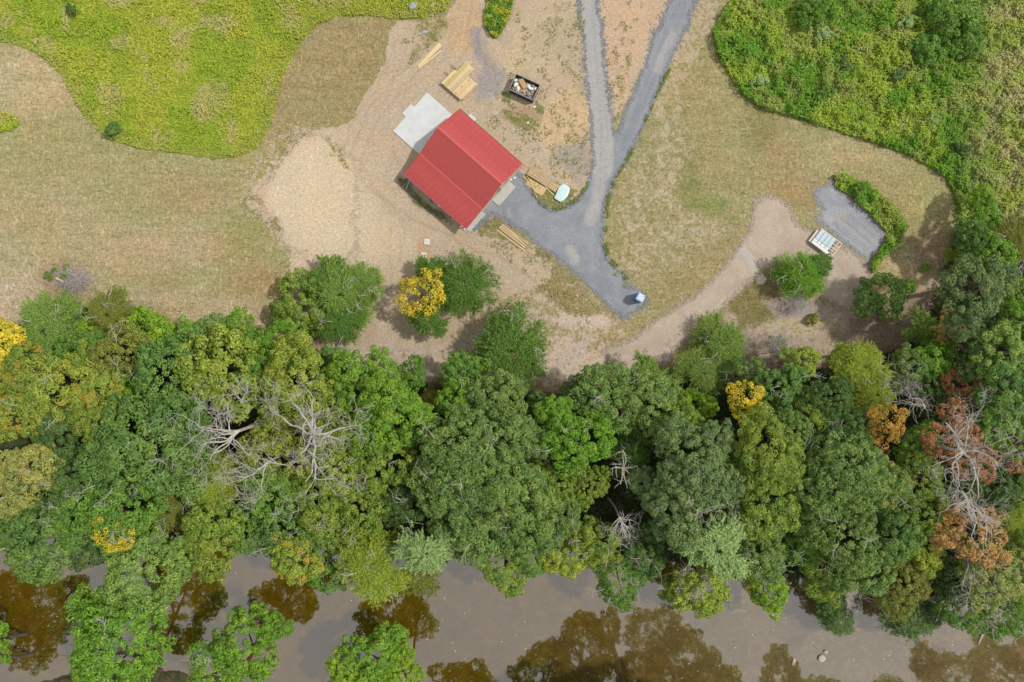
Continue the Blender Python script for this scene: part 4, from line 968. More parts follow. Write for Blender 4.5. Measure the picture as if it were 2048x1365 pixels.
dead_tree("dead_tree", "biggest bare white dead tree sprawling over the crowns left of centre", 625, 868, 19, 6.2, 4, n=6, rad=.27, depth=4)
dead_tree("dead_tree", "bare white dead tree whose branches fan to the left beside the biggest one", 478, 862, 18, 6.2, 8, n=5, depth=4, bias=(3.5, .75), rad=.23)
dead_tree("dead_tree", "bare white dead branches hanging below and left of the biggest dead tree", 535, 925, 16, 4.6, 15, n=5, bias=(-1.5, .9), rad=.16)
dead_tree("dead_tree", "thin white dead snag standing up left of the biggest dead tree", 482, 805, 18, 3.0, 21, n=2, depth=2, bias=(1.5, .4), rad=.12)
dead_tree("dead_tree", "large bare white dead tree over rust red leaves at the right", 1925, 905, 19, 6.2, 33, n=6, rad=.25, depth=4)
dead_tree("dead_tree", "bare white limbs fanning down right from the large right hand dead tree", 1925, 985, 17, 6.4, 37, n=4, bias=(-1.0, .45), rad=.2, depth=2)
dead_tree("dead_tree", "bare branch tree arching left at the top of the large right hand dead tree", 1850, 815, 15, 3.6, 41, n=3, depth=2, bias=(2.6, .5), rad=.11)
dead_tree("dead_tree", "upper of the two small grey snags in the dark gap of the wood", 1247, 935, 13, 2.9, 45, n=8, depth=1, rad=.17)
dead_tree("dead_tree", "lower of the two small grey snags in the dark gap of the wood", 1240, 1035, 13, 3.2, 49, n=7, depth=2, bias=(-1.5, 1.5), rad=.14)
dead_tree("dead_tree", "bare grey rounded tree right of the feathery lime pair", 1805, 770, 9, 2.4, 53, M_deadgrey, n=7, depth=3, rad=.08)
dead_tree("dead_tree", "forked white dead branch hanging over the water at lower right", 1722, 1185, 7, 4.0, 57, n=2, depth=2, bias=(-1.35, .3), rad=.1)
dead_tree("dead_tree", "white twiggy dead tree over the water right of the forked branch", 1875, 1205, 6, 2.8, 61, n=4, depth=2, bias=(-1.3, .6), rad=.09)
dead_tree("dead_tree", "bare grey twig fan below the tan leaved dying tree", 1935, 1110, 13, 4.8, 65, M_deadgrey, n=6, depth=3, bias=(-1.2, .5), rad=.12)
dead_tree("dead_tree", "half bare low tree with grey twigs over water beside the yellow green river tree", 1372, 1135, 5, 3.0, 69, n=3, depth=2, bias=(-2.2, .5), rad=.08)
dead_tree("dead_tree", "white bare branch sticking out over the right picture edge of the river", 2035, 1235, 4, 3.6, 73, n=2, depth=1, bias=(-1.45, .2), rad=.1)
dead_tree("dead_shrub", "grey leafless fan shaped bush on the tan soil right of the wide cedar", 1542, 708, 2.4, 3.4, 77, M_dead, n=20, depth=2, cat='dead bush', bias=(1.5, 1.1), rad=.05)
dead_tree("dead_shrub", "reddish leafless bush between the grey fan bush and the yellow green bush", 1560, 728, 1.4, 1.2, 81, M_deadred, n=12, depth=2, cat='dead bush', rad=.04)
dead_tree("dead_shrub", "grey leafless twigs spilling from under the broad isolated tree", 1585, 600, 1.2, 2.4, 85, M_deadgrey, n=12, depth=2, cat='dead bush', bias=(-.6, 1.4), rad=.04)
dead_tree("dead_tree", "pinkish bare twigs in the gap by the path end oak", 1238, 835, 12, 1.6, 89, M_deadgrey, n=5, depth=2, bias=(-1., 1.2), rad=.07)

# brush pile on the lawn
root = empty("brush_pile", P(140, 562)); tag(root, "pile of grey brushwood with a pale cut stump on the tan lawn", "brush pile")
r = random.Random(5)
mb = MB()
for i in range(240):
    a = r.uniform(0, 6.28); q = abs(r.gauss(0, 1)); p = Vector((r.gauss(.7, .9), r.gauss(-.1, .55), r.uniform(.05, .7))); d = Vector((r.gauss(0,1), r.gauss(0,.7), r.gauss(0,.25))).normalized()
    twigs(mb, r, p, d, r.uniform(.8, 1.8), .03, 1, .5, (1, 2), 3, .05, 4, .014)
o = mb.build("twigs", M_deadgrey, root); o["kind"] = "stuff"
for i in range(9):
    mb = MB(); p = Vector((r.uniform(-1.2, 1.5), r.uniform(-.8, .9), .55)); a = r.uniform(0, 6.28); twigs(mb, r, p, Vector((math.cos(a), math.sin(a), .05)), r.uniform(1.2, 2.2), .05, 1, .5, (1, 2), 4, 0, 5, .02)
    mb.build("branch", M_dead, root)
mb = MB(); mb.tube([(-1.9,.35,.25),(-1.0,.0,.5),(-.6,-.2,.55)], [.22,.2,.16], 9); mb.build("stump", plain("pale_cut_wood", (.60,.50,.36), .8), root)
for i, (x, y, a, L, lab) in enumerate([(1541,545,1.52,2.0,"straight pale stick lying upright in the picture left of the isolated tree"),(1552,536,1.2,1.2,"short white branch lying left of the isolated tree"),(1557,534,1.75,1.3,"crooked white branch right beside the short one"),(97,546,.15,1.4,"pale broken branch at the left end of the brush pile")]):
    c = P(x, y, .1); d = Vector((math.cos(a), math.sin(a), 0)); mb = MB(); mb.tube([-d*L/2, Vector((.05,.04,.05)), d*L/2], [.06,.05,.03], 6)
    tag(mb.build("fallen_branch", M_dead, None, c), lab, "branch", "fallen branches")
# log in river, rocks
root = empty("driftwood_log", P(1960, 1265, -.85)); tag(root, "forked driftwood log lying in the river at lower right", "log")
mb = MB(); a = P(1973,1239,-.8)-root.location; b = P(1957,1287,-.85)-root.location; mb.tube([a, (a+b)/2+Vector((.15,0,.06)), b], [.13,.17,.12], 8); mb.build("trunk", M_dead, root)
b = P(1949,1262,-.85)-root.location; mb = MB(); mb.tube([a, (a+b)/2+Vector((0,.2,.05)), b], [.1,.08,.05], 6); mb.build("branch", M_dead, root)
for i, (x, y, rx, ry, rz_, m_, z, lab) in enumerate([
 (1643,1317,.62,.55,.4,M_rockp,-.8,"largest pale boulder standing in the river at lower right"),(1651,1305,.38,.32,.3,M_rockp,-.8,"small pale boulder just above the largest one in the river"),
 (1588,1325,.6,.32,.3,M_rockp,-.8,"flat pale rock in the river left of the boulder pair"),(828,12,.7,.95,.5,M_rockg,.2,"blue grey boulder among the weeds at the top edge"),(838,27,.28,.25,.2,M_rockp,.15,"little white rock below the blue grey boulder"),
 (866,12,.6,.55,.4,M_rockp,.2,"pinkish tan boulder right of the blue grey one"),(864,29,.42,.36,.28,M_rockp,.12,"small tan boulder below the pinkish one"),(850,64,.28,.5,.1,M_rockg,.05,"flat grey stone in the weeds above the loose boards"),
 (1698,616,.2,.2,.12,M_rockp,.05,"round pale stone on the soil left of the isolated green tree"),(1410,633,.5,.4,.06,M_rockp,.02,"flat grey brown stone beside the pink soil path")]):
    tag(link("rock", rock_mesh("rock", m_, rx, ry, rz_, 40+i), None, P(x, y, z), .7*i), lab, "rock", "rocks")

# ------------------------------------------------------------------ house
U = Vector((.7498, -.6617)); HO = P(922.8, 233.2); HR = math.atan2(U.y, U.x)
LEN, ZE, ZR, ZB, ZS = 12.1, 3.15, 5.35, 3.40, 2.60; VR, VB, VS = 4.45, 8.72, 12.35
house = empty("house", HO, HR); tag(house, "unfinished house with a red metal roof and an open porch along its lower side", "house")
mb = MB(); mb.box(.35, -VB+.1, -.3, 11.75, -.35, .12); mb.build("foundation", M_conc2, house)
mb = MB(); mb.box(.35, -VS+.15, -.3, 12.42, -VB+.098, .10); mb.build("porch_floor", M_conc2, house)
def wall(pts, th, axis_, name, m):
    mb = MB(); n = len(pts)
    if axis_ == 'x': V = [(th[0], p[0], p[1]) for p in pts]+[(th[1], p[0], p[1]) for p in pts]
    else: V = [(p[0], th[0], p[1]) for p in pts]+[(p[0], th[1], p[1]) for p in pts]
    mb.add(V, [tuple(range(n)), tuple(range(2*n-1, n-1, -1))]+[(i, n+i, n+(i+1)%n, (i+1)%n) for i in range(n)])
    return mb.build(name, m, house)
gab = [(-.4,.12),(-.4,3.12),(-VR,5.0),(-VB+.25,3.25),(-VB+.25,.12)]
wall(gab, (.35,.5), 'x', "wall", M_osb); wsE = wall(gab, (11.55,11.7), 'x', "wall", M_osb)
wall([(.5,.12),(11.55,.12),(11.55,3.1),(.5,3.1)], (-.55,-.4), 'y', "wall", M_osb)
wall([(.5,.12),(11.55,.12),(11.55,3.2),(.5,3.2)], (-VB+.25,-VB+.4), 'y', "wall", M_osb)
def opening(name, wl, x0, y0, z0, x1, y1, z1, framed=True):
    mb = MB(); mb.box(x0, y0, z0, x1, y1, z1); o = mb.build(name, M_white, house)
    mb = MB(); e = .08
    if x1-x0 < y1-y0:
        s_ = x1 if x1 > 6 else x0-.012; mb.box(s_, y0+e, z0+e, s_+.012, y1-e, z1-e)
    else:
        s_ = y1 if y1 > -1 else y0-.012; mb.box(x0+e, s_, z0+e, x1-e, s_+.012, z1-e)
    mb.build("pane", M_dark, o)
opening("door", wsE, 11.702,-5.2,.12,11.74,-4.2,2.2); opening("window", wsE, 11.702,-3.6,1.,11.74,-2.6,2.2); opening("window", wsE, 11.702,-6.9,1.,11.74,-5.9,2.2)
opening("door", None, 5.4,-VB+.21,.12,6.4,-VB+.248,2.2); opening("window", None, 2.,-VB+.21,1.,3.2,-VB+.248,2.2); opening("window", None, 8.6,-VB+.21,1.,9.8,-VB+.248,2.2)
opening("door", None, .8,-.398,.12,1.7,-.36,2.2); opening("window", None, 5.,-.398,1.,6.2,-.36,2.2); opening("door", None, .31,-5.5,.12,.348,-3.7,2.2)
for u_ in (.55, 3.3, 6.05, 8.8, 11.55):
    mb = MB(); mb.box(u_-.08, -VS+.28, .10, u_+.08, -VS+.44, ZS-.22); mb.build("porch_post", M_lumber2, house)
mb = MB(); mb.box(.35, -VS+.27, ZS-.219, 11.75, -VS+.45, ZS-.04); mb.build("porch_beam", M_lumber2, house)
for i in range(9):
    mb = MB(); uu = .4+i*1.4; mb.beam((uu,-VB+.2,ZB-.22),(uu,-VS+.2,ZS-.13),.05,.14); mb.build("rafter", M_lumber2, house)
# gable truss seen under the overhang
mb = MB(); mb.beam((11.82,-.4,3.0),(11.82,-VB+.3,3.0),.1,.2); mb.build("gable_beam", M_lumber, house)
for vv in (2.0, 3.2, 5.8, 7.0):
    mb = MB(); zt = ZR-.35-abs(vv-VR)*(ZR-ZE)/VR; mb.box(11.77,-vv-.06,3.1,11.87,-vv+.06,zt); mb.build("gable_stud", M_lumber, house)
# roof: deck, 13 panels on each of three slopes, ridge and eave flashings
def slope_pt(v):
    if v <= VR: return ZE+(ZR-ZE)*v/VR
    if v <= VB: return ZR+(ZB-ZR)*(v-VR)/(VB-VR)
    return ZB+(ZS-ZB)*(v-VB)/(VS-VB)
vs = [0, VR, VB, VS]; mb = MB()
prof = [(-v, slope_pt(v)-.012) for v in vs]+[(-v, slope_pt(v)-.14) for v in vs[::-1]]; n = len(prof)
mb.add([(0, a, b) for a, b in prof]+[(LEN, a, b) for a, b in prof], [(0,7,6,1),(1,6,5,2),(2,5,4,3),(9,14,15,8),(10,13,14,9),(11,12,13,10)]+[(i, (i+1)%n, n+(i+1)%n, n+i) for i in range(n)])
roof = mb.build("roof", M_white, house)
PW = LEN/13
for s_ in range(3):
    v0, v1 = vs[s_], vs[s_+1]; z0, z1 = slope_pt(v0), slope_pt(v1); v0 -= .04*(s_ == 0); v1 += .04*(s_ == 2)
    z1 = slope_pt(vs[s_+1])-(.04*(ZB-ZS)/(VS-VB) if s_ == 2 else 0); z0 = z0-(.04*(ZR-ZE)/VR if s_ == 0 else 0)
    xs = []
    for k_ in range(4):
        b = k_*PW/4; xs += [(b+.002, 0), (b+.012, .028), (b+.034, .028), (b+.046, 0)]
    xs.append((PW-.002, 0)); mb = MB(); m_ = len(xs)
    mb.add([(x, -v0, z0+h_) for x, h_ in xs]+[(x, -v1, z1+h_) for x, h_ in xs], [(i, m_+i, m_+i+1, i+1) for i in range(m_-1)])
    pm = mb.mesh("roof_panel", M_red)
    for k_ in range(13): link("roof_panel", pm, roof, (k_*PW, 0, .004))
mb = MB(); e = .16; t_ = .045
za = ZR+t_; k1 = (ZR-ZE)/VR; k2 = (ZR-ZB)/(VB-VR)
mb.add([(-.03,-VR+e,za-k1*e),(-.03,-VR,za),(-.03,-VR-e,za-k2*e),(LEN+.03,-VR+e,za-k1*e),(LEN+.03,-VR,za),(LEN+.03,-VR-e,za-k2*e)], [(0,1,4,3),(1,2,5,4)])
mb.build("ridge_cap", M_trim, roof)
k3 = (ZB-ZS)/(VS-VB); za = ZB+t_-.006
mb = MB(); mb.add([(-.02,-VB+.10,za+k2*.10),(-.02,-VB,za),(-.02,-VB-.12,za-k3*.12),(LEN+.02,-VB+.10,za+k2*.10),(LEN+.02,-VB,za),(LEN+.02,-VB-.12,za-k3*.12)], [(0,1,4,3),(1,2,5,4)])
mb.build("flashing", M_trim, roof)
for uu, nm in ((-.05, "rake_trim"), (LEN+.03, "rake_trim")):
    mb = MB()
    for a, b in zip(vs[:-1], vs[1:]): mb.beam((uu+.01, -a, slope_pt(a)-.03), (uu+.01, -b, slope_pt(b)-.03), .035, .12)
    mb.build(nm, M_red if uu < 0 else M_trim, roof)
mb = MB(); mb.beam((0, -VS-.09, ZS-.07), (LEN, -VS-.09, ZS-.07), .06, .08); mb.build("gutter", M_trim, roof)
mb = MB(); mb.beam((0, .075, ZE-.06), (LEN, .075, ZE-.06), .06, .12); mb.build("fascia", M_dark, roof)
# slabs
def slab(name, label, rects, z, m):
    for i, (u0, u1, v0, v1) in enumerate(rects):
        mb = MB(); mb.box(u0, -v1, -.15, u1, -v0, z); o = mb.build(name, m, None, HO, HR); tag(o, label[i], "slab", "concrete slabs round the house")
slab("concrete_slab", ["large pale concrete patio at the upper left end of the red roof"], [(-6.2,.33,.75,8.45)], .14, M_conc)
slab("concrete_slab", ["small concrete step projecting from the outer side of the large patio"], [(-6.9,-6.204,3.6,5.6)], .12, M_conc)
slab("concrete_slab", ["small white slab under the upper eave of the red roof"], [(.75,1.95,-1.2,.33)], .12, M_lid)
slab("concrete_slab", ["grey rectangular slab before the lower right gable of the house"], [(11.78,13.15,2.55,6.4)], .13, M_conc2)
for x, y, lab in ((854.2,484,"upper of the two square septic lids in the bare soil"),(847.3,511.3,"lower of the two square septic lids in the bare soil")):
    root = empty("septic_lid", P(x, y), -.12); tag(root, lab, "lid", "septic lids")
    mb = MB(); mb.box(-.42,-.42,-.05,.42,.42,.12); mb.build("slab", M_lid, root)
    mb = MB(); mb.tube([(-.12,0,.12),(-.12,0,.17),(.12,0,.17),(.12,0,.12)], [.012]*4, 5); mb.build("handle", M_rim, root)
for x, y, s_, lab in ((861,402,.34,"grey square block in the shade under the middle of the porch eave"),(899,434,.32,"grey square block in the shade near the lower end of the porch eave")):
    mb = MB(); mb.add([(-s_/2,-s_/2,0),(s_/2,-s_/2,0),(s_/2,s_/2,0),(-s_/2,s_/2,0),(-s_/2.6,-s_/2.6,.3),(s_/2.6,-s_/2.6,.3),(s_/2.6,s_/2.6,.3),(-s_/2.6,s_/2.6,.3)],[(3,2,1,0),(4,5,6,7),(0,1,5,4),(1,2,6,5),(2,3,7,6),(3,0,4,7)])
    tag(mb.build("pier_block", M_rim, None, P(x, y), HR), lab, "block", "blocks under the porch eave")
mb = MB(); a = P(819.5,360,1.3); b = P(812.7,378.5,.05); mb.tube([Vector((0,0,0)), b-a], [.09,.09], 8)
tag(mb.build("pipe", M_skyblue, None, a), "light blue pipe leaning against the left end of the porch", "pipe")
for x, y, m_, lab in ((877.6,412.5,M_bag,"white scrap on the shaded soil beside the porch"),(929,458.5,M_bag,"white scraps at the lower corner of the porch"),(1022,360,M_bag,"white scrap on the gravel by the upper corner of the grey slab"),(1029,356,M_bag,"second white scrap on the gravel nearer the lumber bundle"),(1069,214,M_bag,"white scrap in the grass below the dumpster"),(1056,246,M_bag,"white scrap at the lower corner of the bare rectangle below the dumpster")):
    tag(link("litter", rock_mesh("litter", m_, .22, .16, .06, int(x)), None, P(x, y, .05)), lab, "litter", "scraps of litter")

# ------------------------------------------------------------------ lumber
rl = random.Random(3)
def planks(name, label, specs, cat="lumber", grp="lumber piles"):
    """specs: (x0,y0,x1,y1,width,thick,z,mat) plank centre lines in photo pixels"""
    cx = sum(s[0]+s[2] for s in specs)/2/len(specs); cy_ = sum(s[1]+s[3] for s in specs)/2/len(specs)
    root = empty(name, P(cx, cy_)); tag(root, label, cat, grp)
    for x0, y0, x1, y1, wd, th, z, m_ in specs:
        a = P(x0, y0, z)-root.location; b = P(x1, y1, z)-root.location; mb = MB(); L = (b-a).length
        mb.box(-L/2, -wd/2, -th/2, L/2, wd/2, th/2); d = b-a
        mb.build("plank", m_, root, (a+b)/2, math.atan2(d.y, d.x))
    return root
planks("loose_boards", "fan of four long pale boards lying on the dirt above the big lumber stack",
  [(836,133,879,87,.24,.09,.08,M_lumber),(838.5,135,881.5,88.5,.24,.09,.085,M_lumber),(837,136.5,882,92,.22,.09,.18,M_lumber),(836,138.5,882.5,102,.2,.09,.075,M_lumber)])
# big stack: layers of planks along direction d, on dark stickers
root = empty("lumber_stack", P(916, 164)); tag(root, "big stack of yellow pine planks beside the patio", "lumber", "lumber piles")
W0 = Vector((882,166)); AC = Vector((40.5,35.0)).normalized(); AL = Vector((47.5,-48.5)).normalized()
width = 53; npl = 17
def stack_plank(acr, s0, s1, z, m_, wd):
    p0 = W0+AC*acr+AL*s0; p1 = W0+AC*acr+AL*s1; a = P(p0.x, p0.y, z)-root.location; b = P(p1.x, p1.y, z)-root.location; d = b-a
    mb = MB(); L = d.length; mb.box(-L/2,-wd/2,-.045,L/2,wd/2,.045); mb.build("plank", m_, root, (a+b)/2, math.atan2(d.y, d.x))
for lay in range(4):
    for i in range(npl):
        acr = (i+.5)*width/npl
        if lay < 3: L_ = 44 if i > 4 else 36; s0 = rl.uniform(-1.5, 1.); mm = rl.choice((M_lumber2, M_lumber))
        else:
            L_ = 38 if i < 2 else (66 if i < 5 else (64 if i < 9 else (47 if i < 11 else 45))); s0 = rl.uniform(-.6,.6)
            if i == 1: L_ = 40
            mm = M_lumber3 if i in (2, 3) else (M_lumber if i not in (9,) else M_lumber2)
            if i == 11: continue
        if lay == 3 and i in (2,3,4): L_ += 2
        stack_plank(acr, s0, s0+L_+rl.uniform(-1,1), .2+lay*.13+(rl.uniform(-.015,.03) if lay == 3 else 0), mm, (.15 if i in (4,7,8,13) else .205) if lay == 3 else .2)
stack_plank(width+1.5, 4, 47, .33, M_lumber, .1)
for s0 in (3, 21, 39):
    for z in (.12, .265, .395, .525):
        p0 = W0+AC*(-11 if (z == .265 and s0 > 3) else -1)+AL*(s0+1); p1 = W0+AC*(width+.5)+AL*(s0+1); mb = MB(); mb.beam(P(p0.x,p0.y,z)-root.location, P(p1.x,p1.y,z)-root.location, .08, .035 if z > .2 else .07); mb.build("sticker", M_sticker, root)
sp = []
for i in range(7): sp.append((1060.5-i*1.05+rl.uniform(-.5,.5), 338+i*1.75, 1119-i*1.35+rl.uniform(-1,1), 372.5+i*1.95, .105, .1, .25+.03*(i%2), (M_lumber2, M_lumber)[i%2]))
for i in range(6): sp.append((1060-i*1.1, 339+i*1.9, 1118-i*1.4, 373.5+i*2.1, .12, .09, .12, M_lumber2))
planks("lumber_bundle", "long bundle of tan boards running from the house corner to the pale tarp", sp)
root = empty("plywood_stack", P(1072, 374)); tag(root, "tan plywood sheets lying beside the long board bundle", "plywood")
for i, q in enumerate(([(1058,357.5),(1091,378.5),(1083.5,391),(1050,369)], [(1061,358),(1094,377.5),(1084.5,392.5),(1073,386.5),(1052.5,366.5)])):
    z = .05+.05*i; mb = MB(); mb.prism([tuple((P(x, y, z)-root.location)[:2]) for x, y in q], z-.02, z+.02); mb.build("plywood_sheet", M_ply, root)
for s_, lab in (((1054.7,352,1074.5,396.7,.1,.05,.19,M_lumber2),"single thin board lying across the plywood sheets"),((1090,373,1108.5,392,.14,.05,.1,M_lumber),"short board between the plywood and the pale tarp"),((1074.3,322,1071.5,337,.08,.05,.06,M_lumber),"short board on the soil at the upper end of the long bundle"),((1045,352,1056,362,.14,.05,.08,M_lumber),"short board at the corner of the plywood nearest the house")):
    x0, y0, x1, y1, wd, th, z, m_ = s_; a = P(x0,y0,z); b = P(x1,y1,z); d = b-a; mb = MB(); L = d.length; mb.box(-L/2,-wd/2,-th/2,L/2,wd/2,th/2)
    tag(mb.build("board", m_, None, (a+b)/2, math.atan2(d.y, d.x)), lab, "board", "single boards")
sp = [(993.5,460,1049.5,501.5,.14,.1,.1,M_lumber),(992,462,1048,503,.07,.08,.08,M_lumber2)]
for i in range(5): sp.append((997.5+i*1.7, 455.5-i*1.6, 1050.5+i*1.1+rl.uniform(-1.5,1.5), 496.5-i*2.0, .13, .1, .13+.05*(i%2), (M_lumber, M_lumber2)[i%2]))
for i in range(3): sp.append((1006.5+i*2, 450.5-i*1.2, 1049+i*6, 487+i*1.5, .07, .06, .12, M_lumber2))
for i in range(3): sp.append((1053+i*1.7, 500-i*1.5, 1068+i*1.8, 511-i*1.7, .1, .08, .1, M_lumber))
planks("scattered_boards", "spread of narrow boards on the weedy verge below the drive", sp)
# tarp over lumber
tp = [(1126.6,367),(1134,371.5),(1140,375.6),(1139.5,381),(1138,386),(1136,391.5),(1132.6,396.7),(1127,401.5),(1121.3,405),(1114,401.5),(1107.5,396.7),(1110.5,391),(1113,385),(1115,380),(1116.7,375.6),(1121,371)]
root_o = P(1124, 386); mb = MB(); n = len(tp); ring = []
for j, (f_, z) in enumerate(((1.0,.02),(.985,.3),(.88,.36),(.66,.37),(.4,.40))):
    for i, (x, y) in enumerate(tp):
        zz = z+(.03*math.sin(i*2.3+j) if 0 < j < 4 else 0); mb.v.append(tuple(P(1124+(x-1124)*f_, 386+(y-386)*f_, zz)-root_o))
mb.v.append((0, 0, .37))
for j in range(4):
    for i in range(n): mb.f.append((j*n+i, (j+1)*n+i, (j+1)*n+(i+1)%n, j*n+(i+1)%n))
for i in range(n): mb.f.append((4*n+i, 5*n, 4*n+(i+1)%n))
tag(mb.build("tarp", M_tarp, None, root_o, smooth=True), "pale turquoise plastic tarp over the end of the board bundle", "tarp")

# ------------------------------------------------------------------ dumpster
zr = 1.45
c4 = [P(*q, zr) for q in ((1032,149.5),(1079.5,171),(1066,201),(1018.6,179.5))]; cen = sum(c4, Vector())/4
dx = (c4[1]-c4[0]); ang = math.atan2(dx.y, dx.x); LX, LY = 3.86, 2.42
root = empty("dumpster", (cen.x, cen.y, 0), ang); tag(root, "open black dumpster full of building rubbish above the house", "dumpster")
def dbox(name, m_, *b):
    mb = MB(); mb.box(*b); return mb.build(name, m_, root)
t_ = .06; hx, hy = LX/2, LY/2
dbox("floor", M_black, -hx, -hy, .1, hx, hy, .16); dbox("side_wall", M_green, -hx, -hy, .162, hx, -hy+t_, zr); dbox("side_wall", M_black, -hx, hy-t_, .162, hx, hy, zr)
dbox("end_wall", M_green, -hx, -hy+t_, .162, -hx+t_, hy-t_, zr); dbox("door", M_black, hx-t_, -hy+t_, .162, hx, hy-t_, zr)
for a, b in (((-hx,-hy),(hx,-hy)),((hx,-hy),(hx,hy)),((hx,hy),(-hx,hy)),((-hx,hy),(-hx,-hy))):
    mb = MB(); mb.beam((a[0],a[1],zr+.04),(b[0],b[1],zr+.04),.1,.078); mb.build("rim", M_rim if a[1]+b[1] < 1 else M_black, root)
for i in range(7):
    x = -hx+.3+i*.54; dbox("rib", M_green, x, -hy-.07, .15, x+.08, -hy-.001, zr-.05); dbox("rib", M_black, x, hy+.001, .15, x+.08, hy+.07, zr-.05)
for s_ in (-1, 1): dbox("skid", M_black, -hx, s_*.6-.06, 0, hx, s_*.6+.06, .098)
# rubbish: heap plus single items
gx_, gy_ = np.meshgrid(np.linspace(-hx+.1, hx-.1, 34), np.linspace(-hy+.1, hy-.1, 22)); hz = .62+.35*fbm(gx_.ravel()*100, gy_.ravel()*100, 60, 12)+.25*(fbm(gx_.ravel()*100, gy_.ravel()*100, 16, 13)-.5)
V = np.column_stack([gx_.ravel(), gy_.ravel(), hz]); mb = MB(); mb.v = [tuple(v) for v in V]
for j in range(21):
    for i in range(33): a = j*34+i; mb.f.append((a, a+1, a+35, a+34))
hp = mb.build("rubbish_heap", M_rubble, None, (cen.x, cen.y, 0), ang); tag(hp, "mixed building rubbish filling the open dumpster", "rubbish", kind="stuff")
R2 = Matrix.Rotation(ang, 4, 'Z')
def inbin(px_, py_, z): return P(px_, py_, z)
sz = [(M_card,.46,.2,.012),(M_bag,.2,.16,.1),(M_lumber2,.5,.07,.03),(M_rim,.25,.18,.03),(M_card,.25,.22,.12),(M_bag,.16,.14,.08)]
mbs = {}
rr = random.Random(77)
for i in range(120):
    k_ = rr.randrange(6); m_, a, b, c = sz[k_]; q = mbs.setdefault(k_, MB()); x = rr.uniform(-hx+.3, hx-.3); y = rr.uniform(-hy+.25, hy-.25); z = 1.02+rr.uniform(-.1, .1); t_r = rr.uniform(0, 3.14)
    d = Vector((math.cos(t_r), math.sin(t_r), rr.uniform(-.2,.2)))*a*rr.uniform(.5,1)/2; q.beam(Vector((x,y,z))-d, Vector((x,y,z))+d, b*rr.uniform(.5,1.1), c)
names = ["cardboard scraps","white plastic scraps","splintered wood scraps","grey scraps","small torn boxes","crumpled white wrappers"]
for k_, q in mbs.items():
    o = q.build("rubbish_scraps", sz[k_][0], None, (cen.x, cen.y, 0), ang); tag(o, names[k_]+" strewn over the heap in the dumpster", "rubbish", kind="stuff")
mb = MB(); mb.box(-.75,-.38,-.18,.75,.38,.18); tag(mb.build("cardboard_box", M_card, None, P(1046,168,1.15), math.radians(-62)), "largest brown cardboard box lying tilted on the dumpster heap", "box")
mb = MB(); mb.box(-.8,-.14,-.02,.8,.14,.02); tag(mb.build("cardboard_sheet", M_card, None, P(1040,172,1.0), math.radians(-64)), "brown cardboard flap along the left of the largest box in the dumpster", "cardboard")
for i, (x, y, s_, m_, lab) in enumerate(((1031,161,.34,M_bag,"white bag in the upper left corner of the dumpster"),(1032,170,.42,M_bag,"large white bag at the left end of the dumpster heap"),(1036,176,.36,M_bag,"white bag between the large left bag and the cardboard box"),(1057,174,.38,M_bag,"white bag right of the cardboard box in the dumpster"),(1062,178,.36,M_bag,"white bag in the right half of the dumpster heap"),(1071,178,.26,M_bag,"small white bag by the right end wall of the dumpster"),(1047,182,.3,M_pink,"pink wrapped scrap in the middle of the dumpster heap"),(1057,188,.4,M_rim,"grey crumpled sack in the lower right of the dumpster heap"))):
    tag(link("rubbish_bag", rock_mesh("rubbish_bag", m_, s_, s_*.75, .18, 200+i), None, P(x, y, 1.08), i*.8), lab, "bag", "bags in the dumpster")

# ------------------------------------------------------------------ portable toilet
zt = 2.25; c4 = [P(*q, zt) for q in ((1279,584.6),(1292.8,592.5),(1283.7,606.6),(1270.5,598.4))]; cen = sum(c4, Vector())/4; dx = c4[1]-c4[0]; ang = math.atan2(dx.y, dx.x)
root = empty("portable_toilet", (cen.x, cen.y, 0), ang); tag(root, "blue portable toilet with a white roof at the end of the gravel drive", "portable toilet")
def pb(name, m_, *b, par=root):
    mb = MB(); mb.box(*b); return mb.build(name, m_, par)
pb("base", M_rim, -.58,-.58,0,.58,.58,.14); pb("cabin_wall", M_blue, -.52,.46,.14,.52,.52,2.05); pb("cabin_wall", M_blue, -.52,-.52,.14,.52,-.46,2.05); pb("cabin_wall", M_blue, .46,-.459,.14,.52,.459,2.05)
dr = pb("door", M_blue, -.55,-.44,.18,-.49,.44,1.98); pb("handle", M_rim, -.58,-.36,1.0,-.551,-.28,1.15, par=dr)
for yy in (-.5, .46): pb("corner_post", M_blue, -.57,yy,.14,-.49,yy+.05,2.05)
for i in range(4): pb("vent_slat", M_skyblue, -.5+.22*i, -.55, 1.75, -.36+.22*i, -.521, 1.95)
mb = MB(); o_ = .55; i_ = .40
mb.add([(-o_,-o_,2.052),(o_,-o_,2.052),(o_,o_,2.052),(-o_,o_,2.052),(-o_,-o_,2.13),(o_,-o_,2.13),(o_,o_,2.13),(-o_,o_,2.13),(-i_,-i_,2.25),(i_,-i_,2.25),(i_,i_,2.25),(-i_,i_,2.25)],
       [(3,2,1,0),(0,1,5,4),(1,2,6,5),(2,3,7,6),(3,0,4,7),(4,5,9,8),(5,6,10,9),(6,7,11,10),(7,4,8,11),(8,9,10,11)])
rf = mb.build("roof", M_wht, root); mb = MB(); mb.tube([(.42,.38,2.14),(.42,.38,2.42)], [.06,.06], 10); mb.build("vent_pipe", M_black, rf)
for i in range(4): pb("roof_rib", M_wht, -.3, -.36+.2*i, 2.252, .3, -.31+.2*i, 2.27, par=rf)

